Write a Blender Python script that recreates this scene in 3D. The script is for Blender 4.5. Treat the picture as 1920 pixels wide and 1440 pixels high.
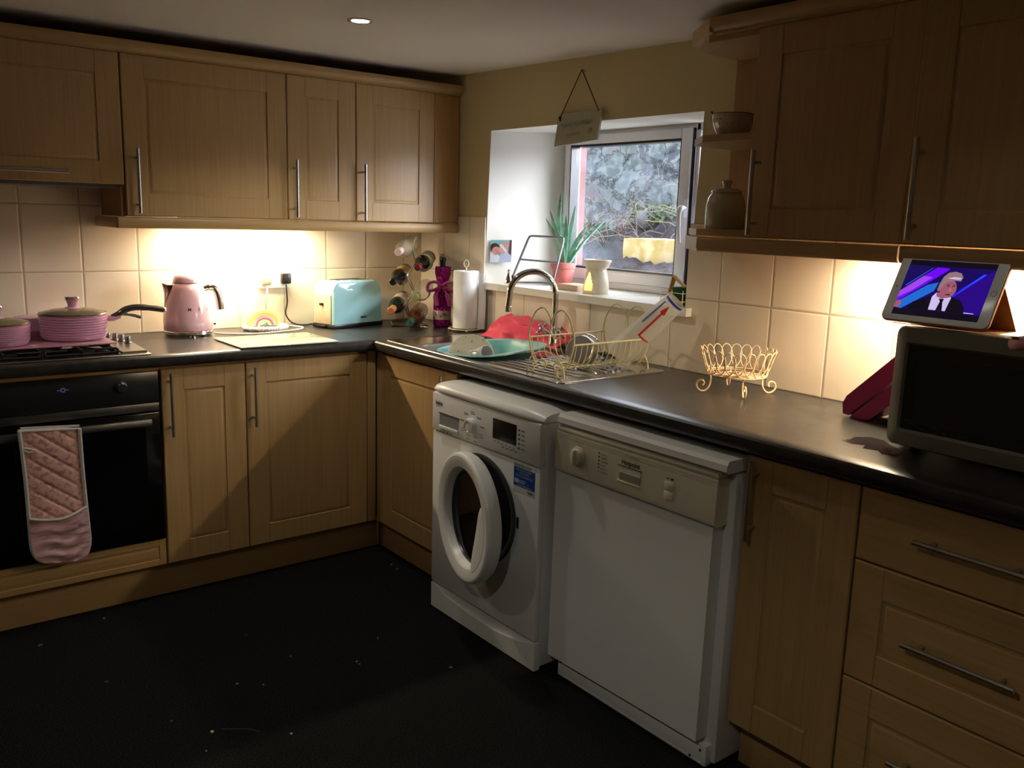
import bpy, bmesh, math, random
from mathutils import Vector, Matrix
random.seed(7)
for o in list(bpy.data.objects): bpy.data.objects.remove(o)
SC = bpy.context.scene
COL = SC.collection
PI = math.pi
def S(r, g, b):
    f = lambda c: (c/255/12.92) if c/255 <= .04045 else ((c/255+.055)/1.055)**2.4
    return (f(r), f(g), f(b), 1)

# ------------------------------------------------------------ camera
cam_d = bpy.data.cameras.new('camera'); cam = bpy.data.objects.new('camera', cam_d); COL.objects.link(cam)
Rv = Vector((0.7878172, -0.61521434, 0.02924663)); Uv = Vector((0.09219576, 0.16474601, 0.98201766)); Fv = Vector((0.60896962, 0.770954, -0.18650989))
cam.matrix_world = Matrix(((Rv.x, Uv.x, -Fv.x, -2.3549), (Rv.y, Uv.y, -Fv.y, -3.7334), (Rv.z, Uv.z, -Fv.z, 1.4253), (0, 0, 0, 1)))
cam_d.sensor_width = 36; cam_d.sensor_fit = 'HORIZONTAL'; cam_d.lens = 1653.9/1920*36; cam_d.clip_start = .01
SC.camera = cam
# ------------------------------------------------------------ world, exposure, lights
vs = SC.view_settings
vs.view_transform = 'Standard'; vs.look = 'None'; vs.gamma = 1; vs.use_curve_mapping = False; vs.exposure = 0.0
W = bpy.data.worlds.new('overcast_sky'); SC.world = W; W.use_nodes = True
W.node_tree.nodes['Background'].inputs[0].default_value = (0.80, 0.87, 1.0, 1)
W.node_tree.nodes['Background'].inputs[1].default_value = 5.6
def lamp(name, kind, loc, energy, col, rot=(0, 0, 0), **k):
    d = bpy.data.lights.new(name, kind); d.energy = energy; d.color = col
    for a, b in k.items(): setattr(d, a, b)
    o = bpy.data.objects.new(name, d); COL.objects.link(o); o.location = loc; o.rotation_euler = rot
    return o
lamp('overcast_daylight', 'SUN', (3, -3, 4), 19.0, (.86, .91, 1.0), Vector((-.55, .62, -.42)).to_track_quat('-Z', 'Y').to_euler(), angle=math.radians(50))
WARM = (1.0, .83, .57)
# striplights under the wall cabinets
lamp('striplight_lamp_left', 'AREA', (-.93, -.10, 1.358), 14.5, WARM, shape='RECTANGLE', size=.50, size_y=.03)
lamp('striplight_lamp_right', 'AREA', (-.10, -2.72, 1.358), 19, WARM, (0, 0, PI/2), shape='RECTANGLE', size=.62, size_y=.03)
# recessed ceiling spots
SPOTS = [(-.91, -1.065), (-2.5, -1.1), (-.91, -3.1), (-2.5, -3.1)]
SPE = [15, 9, 1.2, 20]
for (x, y), e in zip(SPOTS, SPE):
    lamp('downlight_lamp', 'SPOT', (x, y, 2.046+.017*y-.012), e, (1, .975, .83), spot_size=math.radians(130), spot_blend=.4, shadow_soft_size=.028)

# ------------------------------------------------------------ materials
def _n(nt, t, **k):
    n = nt.nodes.new(t)
    for a, b in k.items():
        if a.startswith('i_'): n.inputs[int(a[2:])].default_value = b
        else: setattr(n, a, b)
    return n
MATS = {}
def mat(name, col=(.5, .5, .5, 1), rough=.5, metal=0, col2=None, nscale=(8, 8, 8), ndetail=4, nrange=(.4, .6), bump=None, trans=0, ior=1.45, coat=0, emit=None, alpha=None, spec=.5, sheen=0, sub=0):
    if name in MATS: return MATS[name]
    m = bpy.data.materials.new(name); m.use_nodes = True; nt = m.node_tree; L = nt.links
    b = nt.nodes['Principled BSDF']; I = b.inputs
    I['Base Color'].default_value = col; I['Roughness'].default_value = rough; I['Metallic'].default_value = metal
    I['Specular IOR Level'].default_value = spec; I['IOR'].default_value = ior
    I['Transmission Weight'].default_value = trans; I['Coat Weight'].default_value = coat; I['Sheen Weight'].default_value = sheen
    if sub: I['Subsurface Weight'].default_value = sub; I['Subsurface Radius'].default_value = (.02, .01, .006)
    if emit: I['Emission Color'].default_value = emit[0]; I['Emission Strength'].default_value = emit[1]
    if alpha is not None: I['Alpha'].default_value = alpha
    if col2 or bump:
        tc = _n(nt, 'ShaderNodeTexCoord')
    if col2:
        mp = _n(nt, 'ShaderNodeMapping'); mp.inputs['Scale'].default_value = nscale
        no = _n(nt, 'ShaderNodeTexNoise'); no.inputs['Scale'].default_value = 1; no.inputs['Detail'].default_value = ndetail
        mr = _n(nt, 'ShaderNodeMapRange'); mr.inputs[1].default_value, mr.inputs[2].default_value = nrange
        mx = _n(nt, 'ShaderNodeMix', data_type='RGBA'); mx.inputs[6].default_value = col; mx.inputs[7].default_value = col2
        L.new(tc.outputs['Object'], mp.inputs[0]); L.new(mp.outputs[0], no.inputs['Vector']); L.new(no.outputs[0], mr.inputs[0]); L.new(mr.outputs[0], mx.inputs[0]); L.new(mx.outputs[2], I['Base Color'])
    if bump:
        nb = _n(nt, 'ShaderNodeTexNoise'); nb.inputs['Scale'].default_value = bump[0]; nb.inputs['Detail'].default_value = 5
        bp = _n(nt, 'ShaderNodeBump'); bp.inputs['Strength'].default_value = bump[1]; bp.inputs['Distance'].default_value = bump[2] if len(bump) > 2 else .002
        L.new(tc.outputs['Object'], nb.inputs['Vector']); L.new(nb.outputs[0], bp.inputs['Height']); L.new(bp.outputs[0], I['Normal'])
    MATS[name] = m
    return m
def tile_mat(name, axis, u0):
    m = mat(name, S(232, 220, 196), .16, spec=.5); nt = m.node_tree; L = nt.links; b = nt.nodes['Principled BSDF']
    g = _n(nt, 'ShaderNodeNewGeometry'); sp = _n(nt, 'ShaderNodeSeparateXYZ'); L.new(g.outputs['Position'], sp.inputs[0])
    def M(op, a, bb=None):
        n = _n(nt, 'ShaderNodeMath', operation=op)
        for i, q in enumerate((a, bb)):
            if q is None: continue
            if isinstance(q, (int, float)): n.inputs[i].default_value = q
            else: L.new(q, n.inputs[i])
        return n.outputs[0]
    def dist(o, o0, p):
        t = M('DIVIDE', M('SUBTRACT', o, o0), p)
        return M('MULTIPLY', M('ABSOLUTE', M('SUBTRACT', M('FRACT', M('ADD', t, .5)), .5)), p)
    d = M('MINIMUM', dist(sp.outputs[axis], u0, .206), dist(sp.outputs[2], 1.166, .254))
    mr = _n(nt, 'ShaderNodeMapRange'); mr.inputs[1].default_value = .0012; mr.inputs[2].default_value = .0028; L.new(d, mr.inputs[0])
    no = _n(nt, 'ShaderNodeTexNoise'); no.inputs['Scale'].default_value = 7; no.inputs['Detail'].default_value = 3; L.new(g.outputs['Position'], no.inputs['Vector'])
    m1 = _n(nt, 'ShaderNodeMix', data_type='RGBA'); m1.inputs[6].default_value = S(236, 224, 204); m1.inputs[7].default_value = S(222, 206, 182); L.new(no.outputs[0], m1.inputs[0])
    m2 = _n(nt, 'ShaderNodeMix', data_type='RGBA'); m2.inputs[6].default_value = S(176, 160, 134); L.new(m1.outputs[2], m2.inputs[7]); L.new(mr.outputs[0], m2.inputs[0]); L.new(m2.outputs[2], b.inputs['Base Color'])
    h2 = _n(nt, 'ShaderNodeMapRange'); h2.inputs[1].default_value = .001; h2.inputs[2].default_value = .006; L.new(d, h2.inputs[0])
    bp = _n(nt, 'ShaderNodeBump'); bp.inputs['Strength'].default_value = .6; bp.inputs['Distance'].default_value = .0015; L.new(h2.outputs[0], bp.inputs['Height']); L.new(bp.outputs[0], b.inputs['Normal'])
    rr = M('SUBTRACT', .8, M('MULTIPLY', mr.outputs[0], .62)); L.new(rr, b.inputs['Roughness'])
    return m
WV = mat('beech_laminate', S(184, 151, 104), .42, col2=S(174, 139, 92), nscale=(95, 95, 3.2), nrange=(.3, .7))
WX = mat('beech_laminate_across', S(181, 147, 99), .42, col2=S(171, 136, 89), nscale=(3.2, 3.2, 95), nrange=(.3, .7))
WE = mat('beech_edge', S(178, 138, 92), .5, col2=S(166, 126, 80), nscale=(60, 60, 3), nrange=(.3, .7))
TOP = mat('slate_laminate', S(54, 52, 50), .30, col2=S(38, 37, 36), nscale=(34, 34, 34), ndetail=8, nrange=(.35, .65), bump=(60, .12, .001), spec=.55)
STEEL = mat('brushed_steel', (.55, .54, .52, 1), .28, 1)
CHROME = mat('chrome', (.8, .8, .8, 1), .06, 1)
WHITE = mat('white_enamel', S(232, 232, 234), .34)
WHITE2 = mat('white_plastic', S(236, 236, 236), .32)
CREAMP = mat('cream_plastic', S(228, 222, 202), .38)
BLACK = mat('black_plastic', S(16, 16, 17), .3)
BGLASS = mat('black_glass', (.004, .004, .005, 1), .06, coat=.3)
DARK = mat('dark_void', S(10, 10, 10), .9)
PAINT = mat('cream_wall_paint', S(210, 194, 152), .85, bump=(14, .25, .004))
RPAINT = mat('white_reveal_paint', S(228, 224, 216), .8, bump=(9, .3, .006))
CEIL = mat('ceiling_white', S(226, 216, 208), .9, bump=(3, .2, .01))
CARPET = mat('charcoal_carpet', (.020, .020, .020, 1), .98, col2=(.0035, .0035, .0037, 1), nscale=(240, 240, 240), nrange=(.42, .58), ndetail=2, bump=(260, .9, .006), spec=.15)
UPVC = mat('white_upvc', S(225, 222, 226), .25)
PINK = mat('pink_enamel', S(216, 160, 190), .22, coat=.4)
PINKK = mat('kettle_pink_enamel', S(232, 184, 192), .16, coat=.6)
CREAMW = mat('cream_wire', S(222, 208, 160), .4)
PEACH = mat('blush_wire', S(236, 200, 158), .45)

# ------------------------------------------------------------ mesh builder
class MB:
    def __init__(s): s.v = []; s.f = []; s.m = []
    def add(s, vs_, fs_, mi=0):
        n = len(s.v); s.v += [Vector(p) for p in vs_]; s.f += [tuple(i+n for i in f) for f in fs_]; s.m += [mi]*len(fs_); return s
    def box(s, a, b, bev=0, mi=0, seg=2):
        x0, x1 = sorted((a[0], b[0])); y0, y1 = sorted((a[1], b[1])); z0, z1 = sorted((a[2], b[2]))
        if bev <= 0:
            return s.add([(x0, y0, z0), (x1, y0, z0), (x1, y1, z0), (x0, y1, z0), (x0, y0, z1), (x1, y0, z1), (x1, y1, z1), (x0, y1, z1)],
                         [(0, 3, 2, 1), (4, 5, 6, 7), (0, 1, 5, 4), (1, 2, 6, 5), (2, 3, 7, 6), (3, 0, 4, 7)], mi)
        bm = bmesh.new(); bmesh.ops.create_cube(bm, size=1)
        for q in bm.verts: q.co = Vector(((x0+x1)/2+q.co.x*(x1-x0), (y0+y1)/2+q.co.y*(y1-y0), (z0+z1)/2+q.co.z*(z1-z0)))
        bmesh.ops.bevel(bm, geom=list(bm.edges), offset=min(bev, .49*min(x1-x0, y1-y0, z1-z0)), segments=seg, profile=.5, affect='EDGES')
        bm.verts.index_update(); s.add([q.co.copy() for q in bm.verts], [tuple(q.index for q in f.verts) for f in bm.faces], mi); bm.free(); return s
    def prism(s, poly, ax, a, b, mi=0):
        """poly 2D in the two other axes (order x,y,z skipping ax), extruded a..b"""
        n = len(poly)
        def P(p, t):
            q = list(p); q.insert('xyz'.index(ax), t); return q
        vs_ = [P(p, a) for p in poly]+[P(p, b) for p in poly]
        fs_ = [tuple(range(n))[::-1], tuple(range(n, 2*n))]+[(i, (i+1) % n, n+(i+1) % n, n+i) for i in range(n)]
        return s.add(vs_, fs_, mi)
    def quad(s, a, b, c, d, mi=0): return s.add([a, b, c, d], [(0, 1, 2, 3)], mi)
    def tube(s, pts, r, n=8, closed=False, mi=0, flat=1.0):
        P = [Vector(p) for p in pts]; N = len(P)
        if N < 2: return s
        T = []
        for i in range(N):
            if closed: t = P[(i+1) % N]-P[i-1]
            else: t = P[min(i+1, N-1)]-P[max(i-1, 0)]
            T.append(t.normalized() if t.length > 1e-9 else Vector((0, 0, 1)))
        up = Vector((0, 0, 1)) if abs(T[0].z) < .9 else Vector((1, 0, 0))
        u = T[0].cross(up).normalized(); vs_ = []; fs_ = []
        for i in range(N):
            u = (u-T[i]*u.dot(T[i])); u = u.normalized() if u.length > 1e-6 else T[i].orthogonal().normalized()
            w = T[i].cross(u); rr = r[i] if isinstance(r, (list, tuple)) else r
            for k in range(n):
                a = 2*PI*k/n; vs_.append(P[i]+u*math.cos(a)*rr+w*math.sin(a)*rr*flat)
        for i in range(N if closed else N-1):
            j = (i+1) % N
            for k in range(n): fs_.append((i*n+k, i*n+(k+1) % n, j*n+(k+1) % n, j*n+k))
        if not closed: fs_ += [tuple(range(n))[::-1], tuple(range((N-1)*n, N*n))]
        return s.add(vs_, fs_, mi)
    def lathe(s, prof, c=(0, 0, 0), n=32, axis=(0, 0, 1), mi=0, sx=1, sy=1, cap=True):
        A = Vector(axis).normalized(); u = A.orthogonal().normalized() if abs(A.z) < .999 else Vector((1, 0, 0)); w = A.cross(u); c = Vector(c)
        vs_ = []; fs_ = []
        for r, z in prof:
            for k in range(n):
                a = 2*PI*k/n; vs_.append(c+A*z+u*math.cos(a)*r*sx+w*math.sin(a)*r*sy)
        for i in range(len(prof)-1):
            for k in range(n): fs_.append((i*n+k, i*n+(k+1) % n, (i+1)*n+(k+1) % n, (i+1)*n+k))
        if cap:
            if prof[0][0] > 1e-5: fs_.append(tuple(range(n))[::-1])
            if prof[-1][0] > 1e-5: fs_.append(tuple(range((len(prof)-1)*n, len(prof)*n)))
        return s.add(vs_, fs_, mi)
    def grid(s, fn, nu, nv, mi=0, closeu=False):
        vs_ = [fn(i/nu, j/nv) for j in range(nv+1) for i in range(nu if closeu else nu+1)]; w = nu if closeu else nu+1
        fs_ = [(j*w+i, j*w+(i+1) % w, (j+1)*w+(i+1) % w, (j+1)*w+i) for j in range(nv) for i in range(nu)]
        return s.add(vs_, fs_, mi)
    def ball(s, c, r, mi=0, n=10, sz=1):
        return s.lathe([(r*math.sin(PI*i/n) if 0 < i < n else 1e-6, -r*sz*math.cos(PI*i/n)) for i in range(n+1)], c, 2*n, mi=mi, cap=False)
def text_mb(mb, txt, org, u, v, size, mi=0, lift=.0004, align='LEFT', squash=1.0, thick=0):
    cu = bpy.data.curves.new('t', 'FONT'); cu.body = txt; cu.size = size; cu.align_x = align; cu.offset = thick; cu.resolution_u = 3
    o = bpy.data.objects.new('t', cu); COL.objects.link(o)
    dg = bpy.context.evaluated_depsgraph_get(); me = o.evaluated_get(dg).to_mesh()
    u = Vector(u).normalized(); v = Vector(v).normalized(); n = u.cross(v); org = Vector(org)
    mb.add([org+u*p.co.x*squash+v*p.co.y+n*lift for p in me.vertices], [tuple(f.vertices) for f in me.polygons], mi)
    o.evaluated_get(dg).to_mesh_clear(); bpy.data.objects.remove(o); bpy.data.curves.remove(cu)
def wm(o):
    m = o.matrix_basis.copy()
    while o.parent: o = o.parent; m = o.matrix_basis @ m
    return m
def part(name, mb, m, parent=None, world=True, ang=35, smooth=True):
    me = bpy.data.meshes.new(name); vs_ = mb.v
    if parent is not None and world:
        inv = wm(parent).inverted(); vs_ = [inv @ p for p in vs_]
    me.from_pydata([tuple(p) for p in vs_], [], mb.f); me.validate()
    for k in (m if isinstance(m, (list, tuple)) else [m]): me.materials.append(k)
    if isinstance(m, (list, tuple)) and len(me.polygons) == len(mb.m):
        me.polygons.foreach_set('material_index', mb.m)
    bm = bmesh.new(); bm.from_mesh(me); bmesh.ops.recalc_face_normals(bm, faces=bm.faces) if ang != 0 else None; bm.to_mesh(me); bm.free()
    if smooth:
        me.shade_smooth(); me.set_sharp_from_angle(angle=math.radians(ang or 35))
    o = bpy.data.objects.new(name, me); COL.objects.link(o)
    if parent is not None: o.parent = parent
    return o
def thing(name, label, cat, loc=(0, 0, 0), rz=0, group=None, rot=None):
    o = bpy.data.objects.new(name, None); COL.objects.link(o); o.location = loc; o.rotation_euler = rot or (0, 0, rz)
    o.empty_display_size = .05; o['label'] = label; o['category'] = cat
    if group: o['group'] = group
    return o
def solo(name, mb, m, label, cat, loc=None, group=None, **k):
    """a thing that is one mesh; loc = its base point"""
    if loc is not None: mb.v = [p-Vector(loc) for p in mb.v]
    o = part(name, mb, m, None, **k)
    if loc is not None: o.location = loc
    o['label'] = label; o['category'] = cat
    if group: o['group'] = group
    return o
def struct(name, mb, m, parent=None, **k):
    o = part(name, mb, m, parent, **k)
    if parent is None: o['kind'] = 'structure'
    return o
def arc(c, u, v, r, a0, a1, n=12):
    c = Vector(c); u = Vector(u); v = Vector(v)
    return [c+u*math.cos(a0+(a1-a0)*i/n)*r+v*math.sin(a0+(a1-a0)*i/n)*r for i in range(n+1)]
def catmull(P, n=6):
    P = [Vector(p) for p in P]; out = []
    for i in range(len(P)-1):
        a = P[max(i-1, 0)]; b = P[i]; c = P[i+1]; d = P[min(i+2, len(P)-1)]
        for k in range(n):
            t = k/n; out.append(.5*((2*b)+(c-a)*t+(2*a-5*b+4*c-d)*t*t+(3*b-a-3*c+d)*t**3))
    out.append(P[-1]); return out
# frames along the two runs: (u, n, z), u to the viewer's right, n out of the wall
def FL(u, n, z): return (u, -n, z)
def FR(u, n, z): return (-n, -u, z)
def fbox(mb, F, u0, u1, n0, n1, z0, z1, bev=0, mi=0): return mb.box(F(u0, n0, z0), F(u1, n1, z1), bev, mi)

# ------------------------------------------------------------ room shell
XL, YF = -4.3, -5.4
cz = lambda y: 2.046+.017*y
b = MB(); b.box((XL-.1, YF-.1, -.1), (.5, .05, 0)); struct('floor', b, CARPET)
b = MB(); b.add([(XL, YF, cz(YF)), (.3, YF, cz(YF)), (.3, .1, cz(.1)), (XL, .1, cz(.1)), (XL, YF, 2.3), (.3, YF, 2.3), (.3, .1, 2.3), (XL, .1, 2.3)],
                [(0, 3, 2, 1), (4, 5, 6, 7), (0, 1, 5, 4), (1, 2, 6, 5), (2, 3, 7, 6), (3, 0, 4, 7)])
struct('ceiling', b, CEIL)
TL = tile_mat('cream_tiles_back', 0, -1.542); TR = tile_mat('cream_tiles_right', 1, -1.848)
b = MB(); b.box((XL, .006, 0), (.3, .12, 2.3)); b.box((XL, 0, .915), (0, .006, 1.97), 0, 1); struct('wall_back', b, [PAINT, TL])
b = MB(); b.box((XL-.12, YF, 0), (XL, .1, 2.3)); struct('wall_left', b, PAINT)
b = MB(); b.box((XL, YF-.12, 0), (.3, YF, 2.3)); struct('wall_front', b, PAINT)
# right wall with the deep splayed window opening
b = MB(); X0 = .006; XF = .315
o_in = [(-.547, 1.788), (-1.728, 1.786), (-1.705, 1.12), (-.521, 1.12)]      # opening on the room side: tl, tr, br, bl
o_out = [(-.69, 1.795), (-1.55, 1.795), (-1.55, 1.12), (-.69, 1.12)]
ZT = 2.3
def wq(p, x): return (x, p[0], p[1])
out = [(.006, ZT), (YF, ZT), (YF, 0), (.006, 0)]
for i in range(4):
    j = (i+1) % 4
    b.quad(wq(out[i], X0), wq(out[j], X0), wq(o_in[j], X0), wq(o_in[i], X0), 0)
    b.quad(wq(o_in[i], X0), wq(o_in[j], X0), wq(o_out[j], XF+.07), wq(o_out[i], XF+.07), 1)
    b.quad(wq(o_out[i], XF+.07), wq(o_out[j], XF+.07), wq(out[j], XF+.07), wq(out[i], XF+.07), 0)
for (ya, yb, za, zb) in [(0, -.5265, .915, 1.42), (-.5265, -1.705, .915, 1.105), (-1.705, -3.9, .915, 1.42)]:
    b.box((0, ya, za), (X0, yb, zb), 0, 2)
struct('wall_right', b, [PAINT, RPAINT, TR], ang=0)
# outer leaf of the thick wall, rendered pink, and its sill
b = MB(); b.box((.386, -.58, .6), (.425, -.708, 2.3)); b.box((.386, -1.545, .6), (.425, -1.7, 2.3)); b.box((.386, -.58, 1.79), (.425, -1.7, 2.3))
struct('wall_outer', b, mat('pink_render', S(104, 72, 72), .9, bump=(20, .3)))
b = MB(); b.prism([(.39, 1.09), (.54, 1.085), (.54, 1.15), (.39, 1.165)], 'y', -1.545, -.708); struct('trim_outer_sill', b, mat('slate_sill', S(79, 84, 93), .6, bump=(30, .3)))
b = MB(); b.prism([(-.028, -.512), (-.028, -1.735), (0, -1.735), (.0, -1.70), (.32, -1.555), (.32, -.685), (0, -.515)], 'z', 1.105, 1.134)
struct('trim_window_sill', b, mat('sill_paint', S(226, 222, 208), .3))

# window
w = thing('window_1', '', 'window', (.33, -1.11, 1.134)); del w['label'], w['category']; w['kind'] = 'structure'
def ring(mb, x0, x1, y0, y1, z0, z1, l, r, t, bt, bev=.004, mi=0):
    # y0 = left (larger), y1 = right (smaller)
    mb.box((x0, y0, z0), (x1, y0-l, z1), bev, mi); mb.box((x0, y1+r, z0), (x1, y1, z1), bev, mi)
    mb.box((x0, y0-l, z1-t), (x1, y1+r, z1), bev, mi); mb.box((x0, y0-l, z0), (x1, y1+r, z0+bt), bev, mi)
b = MB(); ring(b, .322, .382, -.688, -1.552, 1.134, 1.795, .03, .03, .03, .03); b.box((.322, -1.43, 1.134), (.382, -1.45, 1.795), .003); part('window_frame', b, UPVC, w)
b = MB(); ring(b, .303, .362, -.698, -1.420, 1.163, 1.778, .036, .050, .040, .050, .006); part('window_sash', b, UPVC, w)
b = MB(); ring(b, .306, .356, -.733, -1.371, 1.212, 1.739, .006, .005, .009, .008, 0); b.box((.312, -1.4215, 1.165), (.322, -1.4275, 1.776)); part('window_gasket_and_gap', b, BLACK, w)  # last black strip paints the shade in the gap between sash and frame
g = mat('window_glass'); nt = g.node_tree; nt.nodes.clear(); L = nt.links
oo = _n(nt, 'ShaderNodeOutputMaterial'); mx = _n(nt, 'ShaderNodeMixShader'); tr = _n(nt, 'ShaderNodeBsdfTransparent'); gl = _n(nt, 'ShaderNodeBsdfGlossy'); gl.inputs['Roughness'].default_value = .03
fr = _n(nt, 'ShaderNodeLayerWeight'); fr.inputs[0].default_value = .5
pw = _n(nt, 'ShaderNodeMath', operation='POWER'); pw.inputs[1].default_value = 5; L.new(fr.outputs['Facing'], pw.inputs[0])
ma = _n(nt, 'ShaderNodeMath', operation='MULTIPLY_ADD'); ma.inputs[1].default_value = .6; ma.inputs[2].default_value = .025; L.new(pw.outputs[0], ma.inputs[0]); L.new(ma.outputs[0], mx.inputs[0]); L.new(tr.outputs[0], mx.inputs[1]); L.new(gl.outputs[0], mx.inputs[2])
# misted glass in patches low on the pane
df = _n(nt, 'ShaderNodeBsdfTranslucent'); df.inputs[0].default_value = (.85, .9, 1, 1); mx2 = _n(nt, 'ShaderNodeMixShader')
tc = _n(nt, 'ShaderNodeTexCoord'); no = _n(nt, 'ShaderNodeTexNoise'); no.inputs['Scale'].default_value = 5; L.new(tc.outputs['Object'], no.inputs['Vector'])
mr = _n(nt, 'ShaderNodeMapRange'); mr.inputs[1].default_value = .45; mr.inputs[2].default_value = .75; mr.inputs[4].default_value = .035; L.new(no.outputs[0], mr.inputs[0])
L.new(mr.outputs[0], mx2.inputs[0]); L.new(mx.outputs[0], mx2.inputs[1]); L.new(df.outputs[0], mx2.inputs[2]); L.new(mx2.outputs[0], oo.inputs[0])
b = MB(); b.box((.333, -.738, 1.218), (.337, -1.367, 1.732)); part('window_pane', b, g, w)
b = MB(); b.box((.372, -1.452, 1.16), (.376, -1.522, 1.77)); part('window_pane', b, g, w)
b = MB(); b.box((.296, -1.408, 1.44), (.304, -1.428, 1.51), .004); b.tube(catmull([(.292, -1.418, 1.475), (.275, -1.418, 1.478), (.262, -1.418, 1.46), (.262, -1.42, 1.40), (.268, -1.422, 1.345)]), [.011]*6+[.013]*6+[.010]*6+[.008]*7, 10, flat=.7)
part('window_handle', b, mat('white_handle', S(240, 242, 250), .2), w)

# ------------------------------------------------------------ outdoors
random.seed(3)
from mathutils import noise as NZ
def fbm(p, s): return NZ.fractal(Vector(p)*s, 1, 2.1, 5)
stone = mat('mossy_stone', S(112, 122, 130), .9); nt = stone.node_tree; L = nt.links; bs = nt.nodes['Principled BSDF']
gp = _n(nt, 'ShaderNodeNewGeometry'); vo = _n(nt, 'ShaderNodeTexVoronoi', feature='DISTANCE_TO_EDGE'); vo.inputs['Scale'].default_value = 5.2
nz = _n(nt, 'ShaderNodeTexNoise'); nz.inputs['Scale'].default_value = 5; nz.inputs['Detail'].default_value = 10; nz.inputs['Roughness'].default_value = .72
ad = _n(nt, 'ShaderNodeMixRGB', blend_type='ADD'); ad.inputs[0].default_value = .42; L.new(gp.outputs['Position'], ad.inputs[1]); L.new(nz.outputs['Color'], ad.inputs[2]); L.new(gp.outputs['Position'], nz.inputs['Vector']); L.new(ad.outputs[0], vo.inputs['Vector'])
r1 = _n(nt, 'ShaderNodeMapRange'); r1.inputs[1].default_value = .0; r1.inputs[2].default_value = .022; r1.inputs[3].default_value = .25; L.new(vo.outputs['Distance'], r1.inputs[0])
vc = _n(nt, 'ShaderNodeTexVoronoi'); vc.inputs['Scale'].default_value = 5.2; L.new(ad.outputs[0], vc.inputs['Vector'])
cr = _n(nt, 'ShaderNodeValToRGB'); e = cr.color_ramp.elements; e[0].position = .1; e[0].color = S(73, 80, 91); e[1].position = .9; e[1].color = S(99, 96, 101)
q = e.new(.35); q.color = S(79, 92, 84); q = e.new(.55); q.color = S(64, 68, 80); q = e.new(.75); q.color = S(91, 101, 105)
sc = _n(nt, 'ShaderNodeSeparateColor'); L.new(vc.outputs['Color'], sc.inputs[0]); L.new(sc.outputs[0], cr.inputs[0])
nm = _n(nt, 'ShaderNodeTexNoise'); nm.inputs['Scale'].default_value = 19; nm.inputs['Detail'].default_value = 8; L.new(gp.outputs['Position'], nm.inputs['Vector'])
rm = _n(nt, 'ShaderNodeMapRange'); rm.inputs[1].default_value = .47; rm.inputs[2].default_value = .60; L.new(nm.outputs[0], rm.inputs[0])
m3 = _n(nt, 'ShaderNodeMix', data_type='RGBA'); m3.inputs[7].default_value = S(102, 110, 112); L.new(rm.outputs[0], m3.inputs[0]); L.new(cr.outputs[0], m3.inputs[6])
m4 = _n(nt, 'ShaderNodeMix', data_type='RGBA'); m4.inputs[6].default_value = S(38, 40, 43); L.new(r1.outputs[0], m4.inputs[0]); L.new(m3.outputs[2], m4.inputs[7]); L.new(m4.outputs[2], bs.inputs['Base Color'])
bpn = _n(nt, 'ShaderNodeBump'); bpn.inputs['Distance'].default_value = .05; bpn.inputs['Strength'].default_value = .8; L.new(r1.outputs[0], bpn.inputs['Height']); L.new(bpn.outputs[0], bs.inputs['Normal'])
b = MB(); b.grid(lambda u, v: (2.05+.10*fbm((u*3, v*2, 1), 3)+.05*v, -1.4+u*4.2, .7+v*1.32+.03*math.sin(u*30)*v), 120, 60)
n0 = len(b.v); b.grid(lambda u, v: (2.5, -1.4+u*4.2, .7+v*1.32), 1, 1); b.quad(b.v[n0-121], b.v[n0-1], b.v[-1], b.v[-2])
solo('stone_retaining_wall', b, stone, 'mossy rough stone retaining wall seen through the window', 'wall', (2.2, .7, .7), ang=0)
def bank_z(x, y):
    t = (x-.75)/1.3; base = .98+.36*t+.24*max(0, min(1, (1.0-y)/1.2))*t
    return base+.05*fbm((x, y, 0), 5)+.035*fbm((x, y, 3), 16)
b = MB(); b.grid(lambda u, v: (.68+v*1.22, -1.4+u*4.2, bank_z(.68+v*1.22, -1.4+u*4.2)), 150, 60)
solo('earth_bank', b, mat('dark_soil', S(43, 42, 54), .95, col2=S(29, 29, 36), nscale=(12, 12, 12), nrange=(.45, .6), bump=(40, 1, .03)), 'dark earth bank below the outdoor stone wall', 'soil bank', (1.4, .7, 1.0), ang=0)
# loose stones on the bank
for (x, y, s, lab) in [(1.78, .13, .10, 'largest loose grey stone on the bank, beneath the roots'), (1.55, .62, .06, 'smaller pale stone on the bank behind the aloe leaf tip'), (1.85, -.02, .06, 'rounded brownish stone at the right of the bank by the sash edge')]:
    b = MB(); zz = bank_z(x, y); bm = bmesh.new(); bmesh.ops.create_icosphere(bm, subdivisions=3, radius=1)
    vs_ = []
    for q in bm.verts:
        d = q.co.normalized(); k = 1+.28*NZ.noise(d*1.3+Vector((x*9, y, 0))); vs_.append((x+d.x*s*k, y+d.y*s*1.25*k, zz+.03+max(-.5, min(.62, d.z*k))*s))
    b.add(vs_, [tuple(q.index for q in f.verts) for f in bm.faces]); bm.free()
    solo('loose_stone', b, mat('grey_stone', S(91, 96, 101), .9, col2=S(68, 72, 79), nscale=(9, 9, 9), bump=(20, .6, .02)), lab, 'stone', (x, y, zz), ang=50)
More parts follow.
